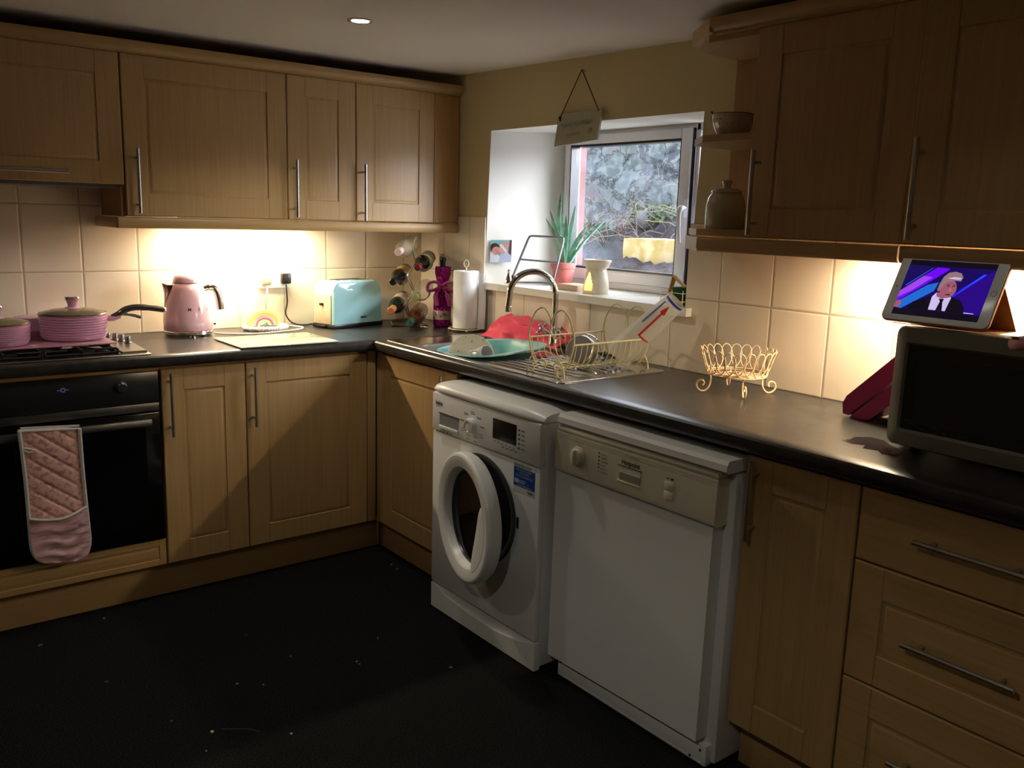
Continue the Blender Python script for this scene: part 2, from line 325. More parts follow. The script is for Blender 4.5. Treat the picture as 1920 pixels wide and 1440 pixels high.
# tangle of dry stems: nobody could count them
b = MB(); random.seed(11)
for i in range(150):
    y = random.uniform(-.5, 1.05); x = random.uniform(1.45, 1.92); p = Vector((x, y, bank_z(x, y)+.0)); pts = [p.copy()]
    d = Vector((random.uniform(-.5, .1), random.uniform(-1, 1), random.uniform(.2, 1.1))).normalized()
    for k in range(9):
        p = p+d*random.uniform(.02, .045); d = (d+Vector((random.uniform(-.3, .3), random.uniform(-.35, .35), random.uniform(-.45, .15)))).normalized(); pts.append(p.copy())
        if p.z < bank_z(p.x, p.y): break
    b.tube(catmull(pts, 2), random.uniform(.0011, .0025), 5, mi=random.choice((0, 0, 1)))
o = part('dry_stems', b, [mat('dry_stem', S(129, 118, 105), .9), mat('red_stem', S(104, 78, 72), .9)]); o['kind'] = 'stuff'; o['label'] = 'tangle of dry pale stems and roots on the earth bank outside'; o['category'] = 'stems'
def leafclump(x, y, r, n, m, name, lab, cat='plant', up=1.):
    b = MB(); z0 = bank_z(x, y)
    for i in range(n):
        a = random.uniform(0, 2*PI); rr = r*math.sqrt(random.random()); c = Vector((x+rr*math.cos(a)*.6, y+rr*math.sin(a), z0+random.uniform(.0, r*up)))
        s = random.uniform(.008, .02); d = Vector((random.uniform(-1, .2), random.uniform(-1, 1), random.uniform(-.3, 1))).normalized(); e1 = d.orthogonal().normalized(); e2 = d.cross(e1)
        b.add([c-e1*s*1.3, c-e2*s*.6+d*.004, c+e1*s*1.3, c+e2*s*.6+d*.004], [(0, 1, 2, 3)])
    solo(name, b, m, lab, cat, (x, y, z0), smooth=False)
GR = mat('bank_leaf', S(63, 88, 68), .7, col2=S(85, 105, 84), nscale=(30, 30, 30)); GR2 = mat('bank_leaf_bright', S(66, 88, 54), .7)
leafclump(1.62, .56, .13, 240, GR, 'bank_plant', 'grey-green leafy plant in the middle of the earth bank')
leafclump(1.72, .0, .12, 160, GR2, 'bank_plant', 'bright green leaves beside the largest loose stone on the bank')
leafclump(1.2, .62, .10, 160, GR, 'bank_plant', 'low dark green plant at the lower left of the window view', up=.7)
leafclump(1.93, .42, .05, 60, GR2, 'bank_plant', 'small tuft of green growing out of the stone wall', up=2.5)
# yellow bag or box at the bottom right of the view
b = MB(); b.grid(lambda u, v: (1.25+.015*fbm((u, v, 9), 4)+.30*max(0, v-.75)/.25, -.150-.62*u+.006*fbm((u, v, 2), 6), .98+.345*min(1, v/.75)+.004*fbm((u, v, 5), 7)), 24, 16)
b.box((1.275, -.155, .98), (1.53, -.765, 1.315))
solo('yellow_planter', b, mat('weathered_yellow', S(158, 142, 84), .8, col2=S(176, 168, 138), nscale=(14, 14, 14), nrange=(.45, .65)), 'weathered yellow container on the ground outside the window', 'container', (1.4, -.45, .98), ang=50)

# ------------------------------------------------------------ cabinetry
def door_mb(mb, F, u0, u1, z0, z1, n, margin=.078, t=.018, mi=0, flat=False):
    """routed shaker door; front face at n"""
    prof = [(0, -t), (0, -.003), (.003, 0)]
    if not flat: prof += [(margin, 0), (margin+.0025, -.0045), (margin+.006, -.0045), (margin+.013, -.0005), (margin+.016, -.0002)]
    vs_ = []; fs_ = []
    for ins, d in prof:
        vs_ += [F(u0+ins, n+d, z0+ins), F(u1-ins, n+d, z0+ins), F(u1-ins, n+d, z1-ins), F(u0+ins, n+d, z1-ins)]
    for i in range(len(prof)-1):
        for k in range(4): fs_.append((i*4+k, i*4+(k+1) % 4, (i+1)*4+(k+1) % 4, (i+1)*4+k))
    fs_ += [(3, 2, 1, 0), tuple(len(prof)*4-4+k for k in range(4))]
    mb.add(vs_, fs_, mi)
    if not flat:   # fine joint lines between stiles and rails
        for uu in (u0+margin-.001, u1-margin-.001):
            for za, zb in ((z0+.003, z0+margin), (z1-margin, z1-.003)):
                fbox(mb, F, uu, uu+.0018, n-.002, n+.0004, za, zb, 0, 1)
    return mb
JL = mat('joint_line', S(150, 112, 70), .6)
def handle(F, u, z0, z1, n, parent, horiz=False, z=None, lab=None):
    b = MB(); r = .006; so = .032
    if horiz:
        b.tube([F(z0, n+so, z), F(z1, n+so, z)], r, 12)
        for q in (z0+.032, z1-.032): b.tube([F(q, n-.001, z), F(q, n+so, z)], .0048, 10)
    else:
        b.tube([F(u, n+so, z0), F(u, n+so, z1)], r, 12)
        for q in (z0+.032, z1-.032): b.tube([F(u, n-.001, q), F(u, n+so, q)], .0048, 10)
    return part('handle', b, STEEL, parent)
def carcass(F, u0, u1, n1, z0, z1, parent, n0=.01, top=True):
    b = MB(); t = .016
    fbox(b, F, u0, u0+t, n0, n1, z0, z1); fbox(b, F, u1-t, u1, n0, n1, z0, z1)
    fbox(b, F, u0+t, u1-t, n0, n1, z0, z0+t)
    if top: fbox(b, F, u0+t, u1-t, n0, n1, z1-t, z1)
    fbox(b, F, u0+t, u1-t, n0, n0+.008, z0+t, z1-t)
    return part('carcass', b, WE, parent)
def unit(F, u0, u1, z0, z1, n, name, label, group=None, hand=None, hz=None, margin=.078, base=False, nc=None, cz0=None, flat=False, top=True):
    g = .0015
    t = thing(name, label, 'cabinet', F((u0+u1)/2, n/2, z0), 0, group)
    carcass(F, u0, u1, n-.020, z0 if cz0 is None else cz0, z1 if base is False else .868, t, top=top)
    b = MB(); door_mb(b, F, u0+g, u1-g, z0, z1, n, margin, flat=flat); d = part('door', b, [WV, JL], t)
    if hand is not None: handle(F, hand, hz[0], hz[1], n, d)
    return t
# left run, wall units
G1 = 'beech wall cabinets above the pink kettle run'
t = thing('wall_cabinet', 'beech cooker hood cabinet with a lift-up door at top left, above the hob', 'cabinet', FL(-1.76, .16, 1.5), 0)
carcass(FL, -2.06, -1.4545, .295, 1.51, 1.951, t); b = MB(); door_mb(b, FL, -2.058, -1.456, 1.497, 1.951, .315, .078); d = part('door', b, [WV, JL], t)
handle(FL, 0, -1.87, -1.642, .315, d, True, 1.532)
b = MB(); fbox(b, FL, -2.05, -1.47, .03, .29, 1.485, 1.509); part('hood_grille', b, mat('hood_grey', S(96, 96, 96), .5), t)
unit(FL, -2.66, -2.065, 1.387, 1.951, .315, 'wall_cabinet', 'beech wall cabinet left of the cooker hood, mostly out of frame', hand=-2.10, hz=(1.397, 1.625))
unit(FL, -1.4525, -.8325, 1.387, 1.951, .315, 'wall_cabinet', 'widest beech wall cabinet, above the pink kettle', G1, -1.413, (1.397, 1.625))
unit(FL, -.8325, -.5255, 1.387, 1.951, .315, 'wall_cabinet', 'narrow beech wall cabinet, above the blue toaster', G1, -.805, (1.397, 1.622))
unit(FL, -.5255, -.1335, 1.387, 1.951, .315, 'wall_cabinet', 'beech wall cabinet nearest the window wall, above the wine rack', G1, -.497, (1.39, 1.622))
b = MB(); fbox(b, FL, -.1325, -.001, .285, .312, 1.387, 1.951, .002); solo('filler_panel', b, WE, 'plain beech filler strip between last wall cabinet and window wall', 'panel', FL(-.07, .3, 1.387))
# cornice left: moulded strip on the top edge; light pelmet below
def mould(F, prof, u0, u1, mb, mi=0):
    n = len(prof); vs_ = [F(u0, p[0], p[1]) for p in prof]+[F(u1, p[0], p[1]) for p in prof]
    mb.add(vs_, [tuple(range(n))[::-1], tuple(range(n, 2*n))]+[(i, (i+1) % n, n+(i+1) % n, n+i) for i in range(n)], mi)
cprof = [(.27, 1.951), (.322, 1.951), (.322, 1.957), (.334, 1.962), (.341, 1.972), (.341, 1.986), (.337, 1.993), (.27, 1.993)]
b = MB(); mould(FL, cprof, -2.7, -.002, b); solo('cornice', b, WX, 'long beech cornice along the top of the cabinets above the hob and kettle', 'cornice', FL(-1.3, .3, 1.951), ang=50)
pprof = [(.285, 1.383), (.322, 1.383), (.326, 1.379), (.326, 1.352), (.319, 1.343), (.285, 1.343)]
b = MB(); mould(FL, pprof, -1.485, -.004, b); b.box(FL(-1.489, .003, 1.343), FL(-1.466, .300, 1.383), .003)
solo('light_pelmet', b, WX, 'long beech light pelmet under the wall cabinets above the kettle', 'pelmet', FL(-.75, .3, 1.343), ang=50)
b = MB(); fbox(b, FL, -1.4645, -1.4530, .01, .296, 1.384, 1.497); solo('end_panel', b, WE, 'beech end panel beneath the cooker hood cabinet, beside the pelmet', 'panel', FL(-1.46, .15, 1.387))
# striplights (fixtures)
TUBE = mat('lit_tube', (1, .9, .7, 1), .5, emit=((1, .80, .48, 1), 9))
for F, u0, u1, lab in ((FL, -1.2, -.66, 'fluorescent striplight glowing under the cabinets above the kettle'), (FR, 2.40, 3.04, 'fluorescent striplight glowing under the cabinets above the microwave')):
    t = thing('striplight', lab, 'lamp', F((u0+u1)/2, .10, 1.3868), 0)
    b = MB(); fbox(b, F, u0, u1, .075, .125, 1.374, 1.3868, .003); part('housing', b, WHITE2, t)
    b = MB(); b.tube([F(u0+.01, .10, 1.368), F(u1-.01, .10, 1.368)], .007, 12); part('lamp_tube', b, TUBE, t)
# right run, wall units
t = thing('open_shelf_unit', 'open beech end shelf unit with chamfered shelves, right of the window', 'shelf unit', FR(2.02, .15, 1.387), 0)
def shelf_poly(F, u0, u1, n1, ch): return [F(u1, .012, 0)[:2], F(u0, .012, 0)[:2], F(u0, n1-ch, 0)[:2], F(u0+ch*1.15, n1, 0)[:2], F(u1, n1, 0)[:2]]
b = MB(); fbox(b, FR, 1.862, 2.163, .001, .0115, 1.387, 1.945); part('back_panel', b, WE, t)
for z in (1.387, 1.653, 1.926):
    b = MB(); b.prism(shelf_poly(FR, 1.872, 2.163, .300, .10), 'z', z, z+.019); part('shelf', b, WX, t)
unit(FR, 2.165, 2.630, 1.387, 1.943, .310, 'wall_cabinet', 'beech wall cabinet beside the open end shelves, above the wire basket', None, 2.202, (1.395, 1.62))
unit(FR, 2.634, 3.25, 1.387, 1.943, .327, 'wall_cabinet', 'deeper beech wall cabinet above the microwave, at the right edge', None, 2.664, (1.399, 1.63))
cp2 = [(n, z-.01) for n, z in cprof]
b = MB(); mould(FR, cp2, 2.02, 2.628, b); b.prism([FR(1.845, .01, 0)[:2], FR(1.845, .21, 0)[:2], FR(2.02, .341, 0)[:2], FR(2.02, .01, 0)[:2]], 'z', 1.9455, 1.983)
mould(FR, [(n+.017, z) for n, z in cp2], 2.629, 3.4, b)
solo('cornice', b, WX, 'beech cornice over the right-hand wall cabinets beside the window', 'cornice', FR(2.5, .3, 1.941), ang=50)
b = MB(); mould(FR, pprof, 2.012, 2.628, b); b.prism([FR(1.86, .01, 0)[:2], FR(1.86, .20, 0)[:2], FR(2.012, .322, 0)[:2], FR(2.012, .285, 0)[:2], FR(1.885, .18, 0)[:2], FR(1.885, .01, 0)[:2]], 'z', 1.343, 1.383)
mould(FR, [(n+.014, z+.001) for n, z in pprof], 2.640, 3.4, b)
solo('light_pelmet', b, WX, 'beech light pelmet under the right-hand wall cabinets', 'pelmet', FR(2.5, .3, 1.343), ang=50)

# base units, left
GB = 'beech base cabinets'
unit(FL, -1.4385, -1.1305, .139, .861, .577, 'base_cabinet', 'narrow beech base cabinet right beside the oven', None, -1.410, (.62, .85), base=True)
unit(FL, -1.1295, -.6175, .139, .861, .577, 'base_cabinet', 'wide beech base cabinet in the corner beneath the toaster', None, -1.104, (.62, .845), base=True)
b = MB(); fbox(b, FR, .5765, .6185, .55, .574, .139, .868, .002); solo('corner_post', b, WV, 'beech corner post between the two base runs, facing the window side', 'post', FR(.6, .56, .139))
b = MB(); fbox(b, FL, -.615, -.5765, .55, .574, .139, .868, .002); solo('corner_post', b, WV, 'beech corner post between the two base runs, facing the oven side', 'post', FL(-.6, .56, .139))
# oven housing
t = thing('oven_housing', 'beech housing around the built-in oven with a routed panel beneath it', 'cabinet', FL(-1.74, .3, .139), 0)
carcass(FL, -2.045, -1.443, .555, .139, .868, t)
b = MB(); door_mb(b, FL, -2.043, -1.444, .139, .238, .577, .022); part('lower_panel', b, [WX, JL], t)
b = MB(); fbox(b, FL, -2.043, -1.444, .555, .575, .859, .870); part('top_rail', b, WX, t)
unit(FL, -2.66, -2.05, .139, .861, .577, 'base_cabinet', 'beech base cabinet left of the oven, out of frame', None, -2.09, (.62, .85), base=True)
# right base units
unit(FR, .620, 1.158, .139, .861, .577, 'base_cabinet', 'beech sink base cabinet left of the washing machine', None, 1.105, (.62, .85), base=True, top=False)
unit(FR, 2.432, 2.740, .139, .861, .577, 'base_cabinet', 'tall narrow beech base cabinet right of the dishwasher', None, 2.470, (.655, .855), base=True)
t = thing('drawer_unit', 'beech drawer unit with steel bar handles at lower right', 'drawers', FR(3.04, .3, .139), 0)
carcass(FR, 2.743, 3.345, .555, .139, .868, t)
for z0, z1, fl in ((.696, .861, True), (.414, .692, False), (.139, .410, False)):
    b = MB(); door_mb(b, FR, 2.744, 3.344, z0, z1, .577, .072, flat=fl); d = part('drawer', b, [WX, JL], t)
    zc = (z0+z1)/2 if not fl else .783
    handle(FR, 0, 2.885, 3.115, .577, d, True, zc)
b = MB(); fbox(b, FL, -2.7, -.528, .500, .518, 0.0005, .137, .002); solo('plinth', b, WX, 'beech plinth board under the oven run', 'plinth', FL(-1.6, .51, 0))
b = MB(); fbox(b, FR, .520, 1.155, .508, .526, 0.0005, .137, .002); solo('plinth', b, WX, 'beech plinth board under the sink cabinet beside the washing machine', 'plinth', FR(.84, .51, 0))
b = MB(); fbox(b, FR, 2.44, 3.6, .500, .518, 0.0005, .137, .002); solo('plinth', b, WX, 'beech plinth board under the drawers at lower right', 'plinth', FR(3, .51, 0))

# worktops with a rolled front edge
def nose(n1): return [(n1-.05, .9145), (n1-.012, .9145), (n1-.005, .912), (n1-.001, .907), (n1, .899), (n1, .884), (n1-.003, .877), (n1-.009, .8725), (n1-.05, .8725)]
b = MB(); mould(FL, nose(.6), -3.2, -.6015, b); b.box((-3.2, -.55, .8725), (-.6015, -.002, .9145)); solo('worktop', b, TOP, 'dark slate-effect worktop of the hob and kettle run', 'worktop', FL(-1.9, .3, .8725), ang=30)
b = MB(); mould(FR, nose(.6), .598, 3.9, b)
SK = (-.535, -.125, -.800, -1.155)   # hole for the sink bowl x0,x1,y0,y1
b.box((-.6, -.598, .8725), (-.55, -.002, .9145)); b.box((-.55, SK[2], .8725), (-.002, -.002, .9145)); b.box((-.55, SK[3], .8725), (-.002, -3.9, .9145))
b.box((-.55, SK[2], .8725), (SK[0], SK[3], .9145)); b.box((SK[1], SK[2], .8725), (-.002, SK[3], .9145))
solo('worktop', b, TOP, 'dark slate-effect worktop of the sink and microwave run', 'worktop', FR(1.9, .3, .8725), ang=30)
# ------------------------------------------------------------ washing machine
F = FR
t = thing('washing_machine', 'white front-loading washing machine with its round door ajar', 'washing machine', F(1.465, .38, 0))
b = MB(); fbox(b, F, 1.165, 1.765, .10, .667, .012, .815, .012); part('body', b, WHITE, t)
b = MB(); pr = [(.09, .816), (.684, .816), (.687, .822), (.685, .832), (.676, .843), (.655, .850), (.62, .852), (.09, .852)]
vs_ = []; NU = 14
for i in range(NU+1):   # lid with softly rounded ends
    u = 1.163+.604*i/NU; e = min(i, NU-i)/1.0; d = .012 if e == 0 else (.003 if e == 1 else 0)
    vs_ += [F(u, n-(d if n > .5 else 0), z-(d*.8 if z > .83 else 0)) for n, z in pr]
m = len(pr); b.add(vs_, [tuple(range(m))[::-1], tuple(range(NU*m, NU*m+m))]+[(i*m+k, i*m+(k+1) % m, (i+1)*m+(k+1) % m, (i+1)*m+k) for i in range(NU) for k in range(m)])
part('lid', b, WHITE2, t, ang=50)
b = MB(); fbox(b, F, 1.166, 1.764, .655, .684, .676, .8135, .007); part('control_panel', b, WHITE2, t)
b = MB(); fbox(b, F, 1.166, 1.764, .655, .680, .104, .6735, .006); part('front_panel', b, WHITE, t)
b = MB()
pts = [(1.166, .098), (1.25, .078), (1.4, .062), (1.55, .060), (1.68, .075), (1.764, .098), (1.764, .006), (1.166, .006)]
b.prism([F(u, 0, z)[1:] for u, z in pts], 'x', -.655, -.678); part('kick_panel', b, WHITE2, t)
b = MB(); fbox(b, F, 1.216, 1.332, .6835, .6848, .690, .745, 0, 0); fbox(b, F, 1.216, 1.332, .683, .690, .690, .703, .004, 1)
fbox(b, F, 1.212, 1.336, .6835, .686, .744, .7465, 0, 2); part('detergent_drawer', b, [mat('drawer_grey', S(150, 152, 158), .35), WHITE2, mat('shadow_gap', S(60, 60, 62), .7)], t)
b = MB(); b.lathe([(.026, 0), (.026, .016), (.024, .021), (.0001, .0215)], F(1.412, .684, .737), 32, (-1, 0, 0)); b.lathe([(.0175, .0212), (.0178, .0222), (.0168, .0224), (.016, .0216)], F(1.412, .684, .737), 32, (-1, 0, 0), 1, cap=False); part('dial', b, [WHITE2, STEEL], t)
b = MB(); fbox(b, F, 1.526, 1.648, .6825, .6856, .722, .788, .001); part('display', b, mat('display_black', (.004, .004, .004, 1), .3), t)
GT = mat('grey_print', S(120, 118, 120), .6); DT = mat('dark_print', S(40, 40, 44), .6)
ux, vz = F(1, 0, 0), (0, 0, 1)
b = MB(); text_mb(b, 'beko', F(1.190, .6846, .772), ux, vz, .022, thick=.0006); fbox(b, F, 1.191, 1.222, .6844, .6848, .7665, .7675)
part('logo', b, DT, t)
b = MB()
for k in range(9):
    a = 2*PI*(k+.5)/9-.2
    for j in range(2):
        uu, zz = 1.412+.058*math.cos(a)-.012, .737+(.040+.010*j)*math.sin(a)-.004*j; fbox(b, F, uu, uu+.022, .6841, .6843, zz, zz+.0022)
for k in range(4): fbox(b, F, 1.22+.02*k, 1.23+.02*k, .6841, .6843, .680, .684)
for k in range(6): fbox(b, F, 1.53+.02*k, 1.542+.02*k, .6841, .6844, .712-.001*k, .7145-.001*k)
for k in range(4): fbox(b, F, 1.575+.022*k, 1.588+.022*k, .6841, .6844, .700, .704)
for k in range(5): fbox(b, F, 1.672, 1.690, .6841, .6843, .773-.0145*k, .7765-.0145*k)
part('printed_markings', b, GT, t)
b = MB()
for k in range(5): b.lathe([(.0032, 0), (.003, .0015), (.0001, .0018)], F(1.662, .684, .775-.0145*k), 10, (-1, 0, 0))
part('indicator_lights', b, BLACK, t)
# sticker
b = MB(); fbox(b, F, 1.636, 1.742, .680, .6806, .576, .668, 0, 0); fbox(b, F, 1.637, 1.741, .6806, .6808, .594, .655, 0, 1)
text_mb(b, 'REGISTER NOW', F(1.639, .6808, .6575), ux, vz, .0115, 2, thick=.0002)
for k, (s_, z, sz) in enumerate([('MANUFACTURERS', .6455, .0095), ('YOUR FREE', .6355, .0095), ('PARTS GUARANTEE', .6255, .0095)]): text_mb(b, s_, F(1.689, .6808, z), ux, vz, sz, 3, align='CENTER')
fbox(b, F, 1.641, 1.662, .6808, .6810, .604, .618, 0, 3); text_mb(b, '0207 ...', F(1.664, .6808, .605), ux, vz, .017, 3, thick=.0003); fbox(b, F, 1.655, 1.728, .6808, .6810, .5975, .5995, 0, 3)
text_mb(b, 'beko', F(1.708, .6808, .581), ux, vz, .014, 2, thick=.0003)
part('sticker', b, [mat('sticker_white', S(205, 206, 208), .4), mat('sticker_blue', S(22, 66, 140), .4), mat('sticker_ink', S(50, 60, 80), .5), mat('sticker_text', S(165, 185, 215), .5)], t)
# porthole and open door
pc = F(1.468, .680, .466)
b = MB(); b.lathe([(.186, .0), (.186, .004), (.176, .006), (.168, .003), (.162, .0012)], pc, 56, (-1, 0, 0), 0, cap=False); b.lathe([(.0001, .0012), (.162, .0012)], pc, 56, (-1, 0, 0), 1, cap=False)
part('porthole', b, [mat('door_seal', S(70, 74, 80), .5), mat('drum_shade_black', (.002, .002, .002, 1), .6)], t)  # flat black disc paints the shade inside the drum, no hole is cut
b = MB(); fbox(b, F, 1.657, 1.668, .6795, .6815, .455, .492, .001); part('door_latch', b, BLACK, t)
al = math.radians(12); H = Vector(F(1.306, .692, .463)); du = Vector(F(1, 0, 0))*math.cos(al)+Vector((-1, 0, 0))*math.sin(al); dn = Vector((-1, 0, 0))*math.cos(al)-Vector(F(1, 0, 0))*math.sin(al); dc = H+du*.214
d = part('door', MB().lathe([(.196, .002), (.204, .003), (.211, .014), (.214, .030), (.213, .044), (.209, .051), (.203, .054), (.190, .0545), (.166, .0475), (.161, .043), (.157, .030), (.154, .022), (.150, .018), (.196, .002)], dc, 72, dn, cap=False), WHITE2, t, ang=24)
b = MB(); b.lathe([(.1535, .022), (.149, .024), (.147, .018), (.143, .016)], dc, 64, dn, cap=False); part('door_inner_rim', b, mat('rim_grey', S(48, 50, 54), .3), d)
b = MB(); b.lathe([(.1435, .017), (.125, .013), (.10, .0105), (.06, .0085), (.0001, .008)], dc, 48, dn, cap=False); part('door_glass', b, BGLASS, d, ang=80)
b = MB()   # crescent grip bulging in on the right of the ring
N = 26; rows = []
for i in range(N+1):
    s = i/N; a = -1.05+1.55*s; w_ = .056*math.sin(PI*s)**.4; wob = 1
    r0, r1_ = .178, .156-w_*wob
    P0 = dc+du*math.cos(a)*r0+Vector((0, 0, 1))*math.sin(a)*r0; P1 = dc+du*math.cos(a)*r1_+Vector((0, 0, 1))*math.sin(a)*r1_
    rows.append([P0+dn*.040, P0+dn*.0522, (P0*.4+P1*.6)+dn*.0508, P1+dn*.044, P1+dn*.022])
vs_ = [q for r in rows for q in r]; b.add(vs_, [(i*5+k, i*5+k+1, i*5+6+k, i*5+5+k) for i in range(N) for k in range(4)]+[(i*5+4, i*5, i*5+5, i*5+9) for i in range(N)])
part('door_grip', b, WHITE2, d, ang=60)
for zc in (.40, .54): part('hinge', MB().box(Vector(F(1.292, .681, zc)), Vector(F(1.312, .696, zc+.03)), .003), STEEL, t)

# ------------------------------------------------------------ dishwasher
t = thing('dishwasher', 'white dishwasher with a cream control fascia, under the worktop', 'dishwasher', F(2.11, .33, 0))
b = MB(); fbox(b, F, 1.825, 2.425, .05, .600, .012, .818, .004); part('body', b, WHITE, t)
b = MB(); pr = [(.05, .820), (.642, .820), (.650, .826), (.648, .842), (.640, .852), (.05, .856)]
mould(F, pr, 1.800, 2.430, b); part('lid', b, WHITE2, t, ang=30)
b = MB(); fbox(b, F, 1.798, 2.406, .600, .648, .800, .8165, .006); 
pts = [(.600, .676), (.640, .674), (.649, .680), (.652, .690), (.648, .800), (.600, .800)]; mould(F, pts, 1.798, 2.406, b); part('control_panel', b, CREAMP, t, ang=30)
b = MB(); pts = [(1.790, .068), (2.392, .078), (2.397, .672), (1.796, .672)]
b.prism([F(u, 0, z)[1:] for u, z in pts], 'x', -.602, -.643); part('door', b, WHITE, t)
b = MB(); fbox(b, F, 1.815, 2.412, .585, .622, .004, .064, .004); b.tube([F(1.83, .6225, .012), F(2.40, .6225, .012)], .0012, 6); part('kick_plate', b, WHITE, t)
for u, z in ((2.393, .046), (2.36, .014), (1.826, .05)): part('screw', MB().lathe([(.004, 0), (.003, .002), (.0001, .0022)], F(u, .622, z), 12, (-1, 0, 0)), DT, t)
b = MB(); b.lathe([(.030, 0), (.029, .005), (.024, .007), (.023, .018), (.0001, .019)], F(1.899, .650, .742), 32, (-1, 0, 0)); fbox(b, F, 1.893, 1.905, .665, .676, .720, .764, .003); part('dial', b, CREAMP, t)
b = MB(); DS = mat('recess_shade_plastic', S(150, 146, 128), .5)
fbox(b, F, 2.066, 2.148, .6495, .6512, .716, .7575, 0, 0); fbox(b, F, 2.070, 2.148, .650, .6525, .717, .739, .0, 1)
fbox(b, F, 2.063, 2.151, .650, .6545, .711, .7165, .001, 2); fbox(b, F, 2.063, 2.151, .6498, .6525, .7575, .7585, 0, 3)
part('door_pull', b, [CREAMP, DS, CREAMP, DT], t)
for z in (.744, .718): part('button', fbox(MB(), F, 2.236, 2.266, .6495, .6535, z-.011, z+.011, .001), CREAMP, t)
b = MB()
for k in range(6): b.lathe([(.0030, 0), (.0001, .0008)], F(1.985, .6505, .772-.0105*k), 8, (-1, 0, 0), cap=False)
for (u, z) in ((2.242, .763), (2.236, .700)): fbox(b, F, u, u+.007, .650, .6513, z, z+.003); fbox(b, F, u+.014, u+.022, .650, .6513, z-.001, z+.004)
b.lathe([(.0015, 0), (.0001, .001)], F(1.899, .6505, .775), 8, (-1, 0, 0), cap=False)
text_mb(b, 'Hotpoint', F(2.076, .6513, .764), ux, vz, .0185, thick=.0006)
part('printed_markings', b, DT, t)
b = MB()
for k in range(6): fbox(b, F, 1.994, 2.012+.004*(k % 3), .6502, .6512, .770-.0105*k, .7725-.0105*k)
text_mb(b, 'AQUARIUS', F(2.088, .6508, .786), ux, vz, .011); fbox(b, F, 1.800, 2.416, .6503, .6508, .7925, .7932); fbox(b, F, 1.882, 1.916, .6502, .6512, .783, .7845)
part('faint_markings', b, mat('faint_print', S(150, 144, 124), .6), t)

# ------------------------------------------------------------ oven
F = FL; ux = (1, 0, 0)
t = thing('oven', 'black built-in electric oven with a bar handle under the hob', 'oven', F(-1.743, .3, .24))
b = MB(); fbox(b, F, -2.022, -1.464, .05, .560, .245, .852); part('body', b, BLACK, t)
b = MB(); fbox(b, F, -2.04, -1.4465, .556, .582, .748, .858, .002); part('control_panel', b, mat('smoked_panel', S(34, 36, 38), .22), t)
b = MB(); fbox(b, F, -2.04, -1.4465, .556, .580, .716, .746, .002); part('vent_strip', b, mat('dark_steel', (.12, .12, .12, 1), .35, .9), t)
d = part('door', fbox(MB(), F, -2.04, -1.4465, .558, .582, .240, .712, .003), mat('oven_black', (.0035, .0035, .0035, 1), .12), t)
b = MB(); fbox(b, F, -1.99, -1.497, .5821, .5826, .29, .69); part('door_window', b, BGLASS, d)
b = MB(); fbox(b, F, -2.01, -1.485, .610, .627, .672, .699, .006); fbox(b, F, -1.505, -1.49, .581, .615, .680, .696, .002); fbox(b, F, -2.00, -1.985, .581, .615, .680, .696, .002)
part('handle', b, mat('handle_steel_dark', (.16, .16, .16, 1), .42, 1, col2=(.5, .5, .5, 1), nscale=(9, 60, 60), nrange=(.55, .75)), d)
b = MB(); b.lathe([(.021, 0), (.021, .004), (.017, .006), (.0165, .020), (.014, .022), (.0001, .022)], F(-1.572, .582, .812), 32, (0, -1, 0)); part('control_knob', b, mat('knob_dark', (.10, .10, .10, 1), .3, .9), t)
b = MB(); b.lathe([(.0001, .0), (.0085, .0)], F(-1.752, .5824, .819), 20, (0, -1, 0), cap=False); b.lathe([(.0038, .0006), (.0001, .0006)], F(-1.752, .5824, .819), 12, (0, -1, 0), mi=1, cap=False)
b.tube([F(-1.770, .5828, .8175), F(-1.752, .5828, .8235), F(-1.734, .5828, .8175)], .0010, 5); b.tube([F(-1.770, .5828, .8205), F(-1.752, .5828, .8145), F(-1.734, .5828, .8205)], .0010, 5)
part('logo', b, [mat('violet_logo', S(80, 84, 130), .5, emit=(S(100, 104, 170), .12)), BLACK], t)

# double oven glove over the handle
GP = mat('glove_print', S(226, 178, 168), .95, col2=S(178, 128, 130), nscale=(70, 70, 70), nrange=(.50, .64), sheen=.3)
GPK = mat('glove_pocket', S(222, 180, 182), .95, col2=S(150, 106, 118), nscale=(12, 60, 60), nrange=(.5, .68), sheen=.3)
GTR = mat('glove_trim', S(206, 206, 200), .95, sheen=.3)
gx0, gx1, gzt, gzb = -1.896, -1.722, .704, .252
t = thing('oven_glove', 'pink quilted double oven glove hanging over the oven door handle', 'oven glove', F(-1.81, .63, .25))
def outl(v):   # half width shrink with rounded bottom, v 0 top..1 bottom
    z = gzt+(gzb-gzt)*v; e = max(0, (.075-(z-gzb))/.075); k = math.sqrt(max(0, 1-e*e))
    return z, .88*0+((gx1-gx0)/2)*(.55+.45*k if e > 0 else 1.0)*(1.0-.02*math.sin(v*5))
def gl(u, v, n0, q, push=0):
    z, hw = outl(v); cx = (gx0+gx1)/2+.012*v
    x = cx+(u*2-1)*hw; zz = z-.006*(u*2-1)
    s = (x*.80+zz)/.052; ridge = abs((s % 1)-.5)*2; pf = min(1, 4.5*min(u, 1-u))
    n = n0+push+(q*(1-ridge**7)*pf if q > 0 else 0)+.004*math.sin(v*4+u)
    return F(x, n, zz)
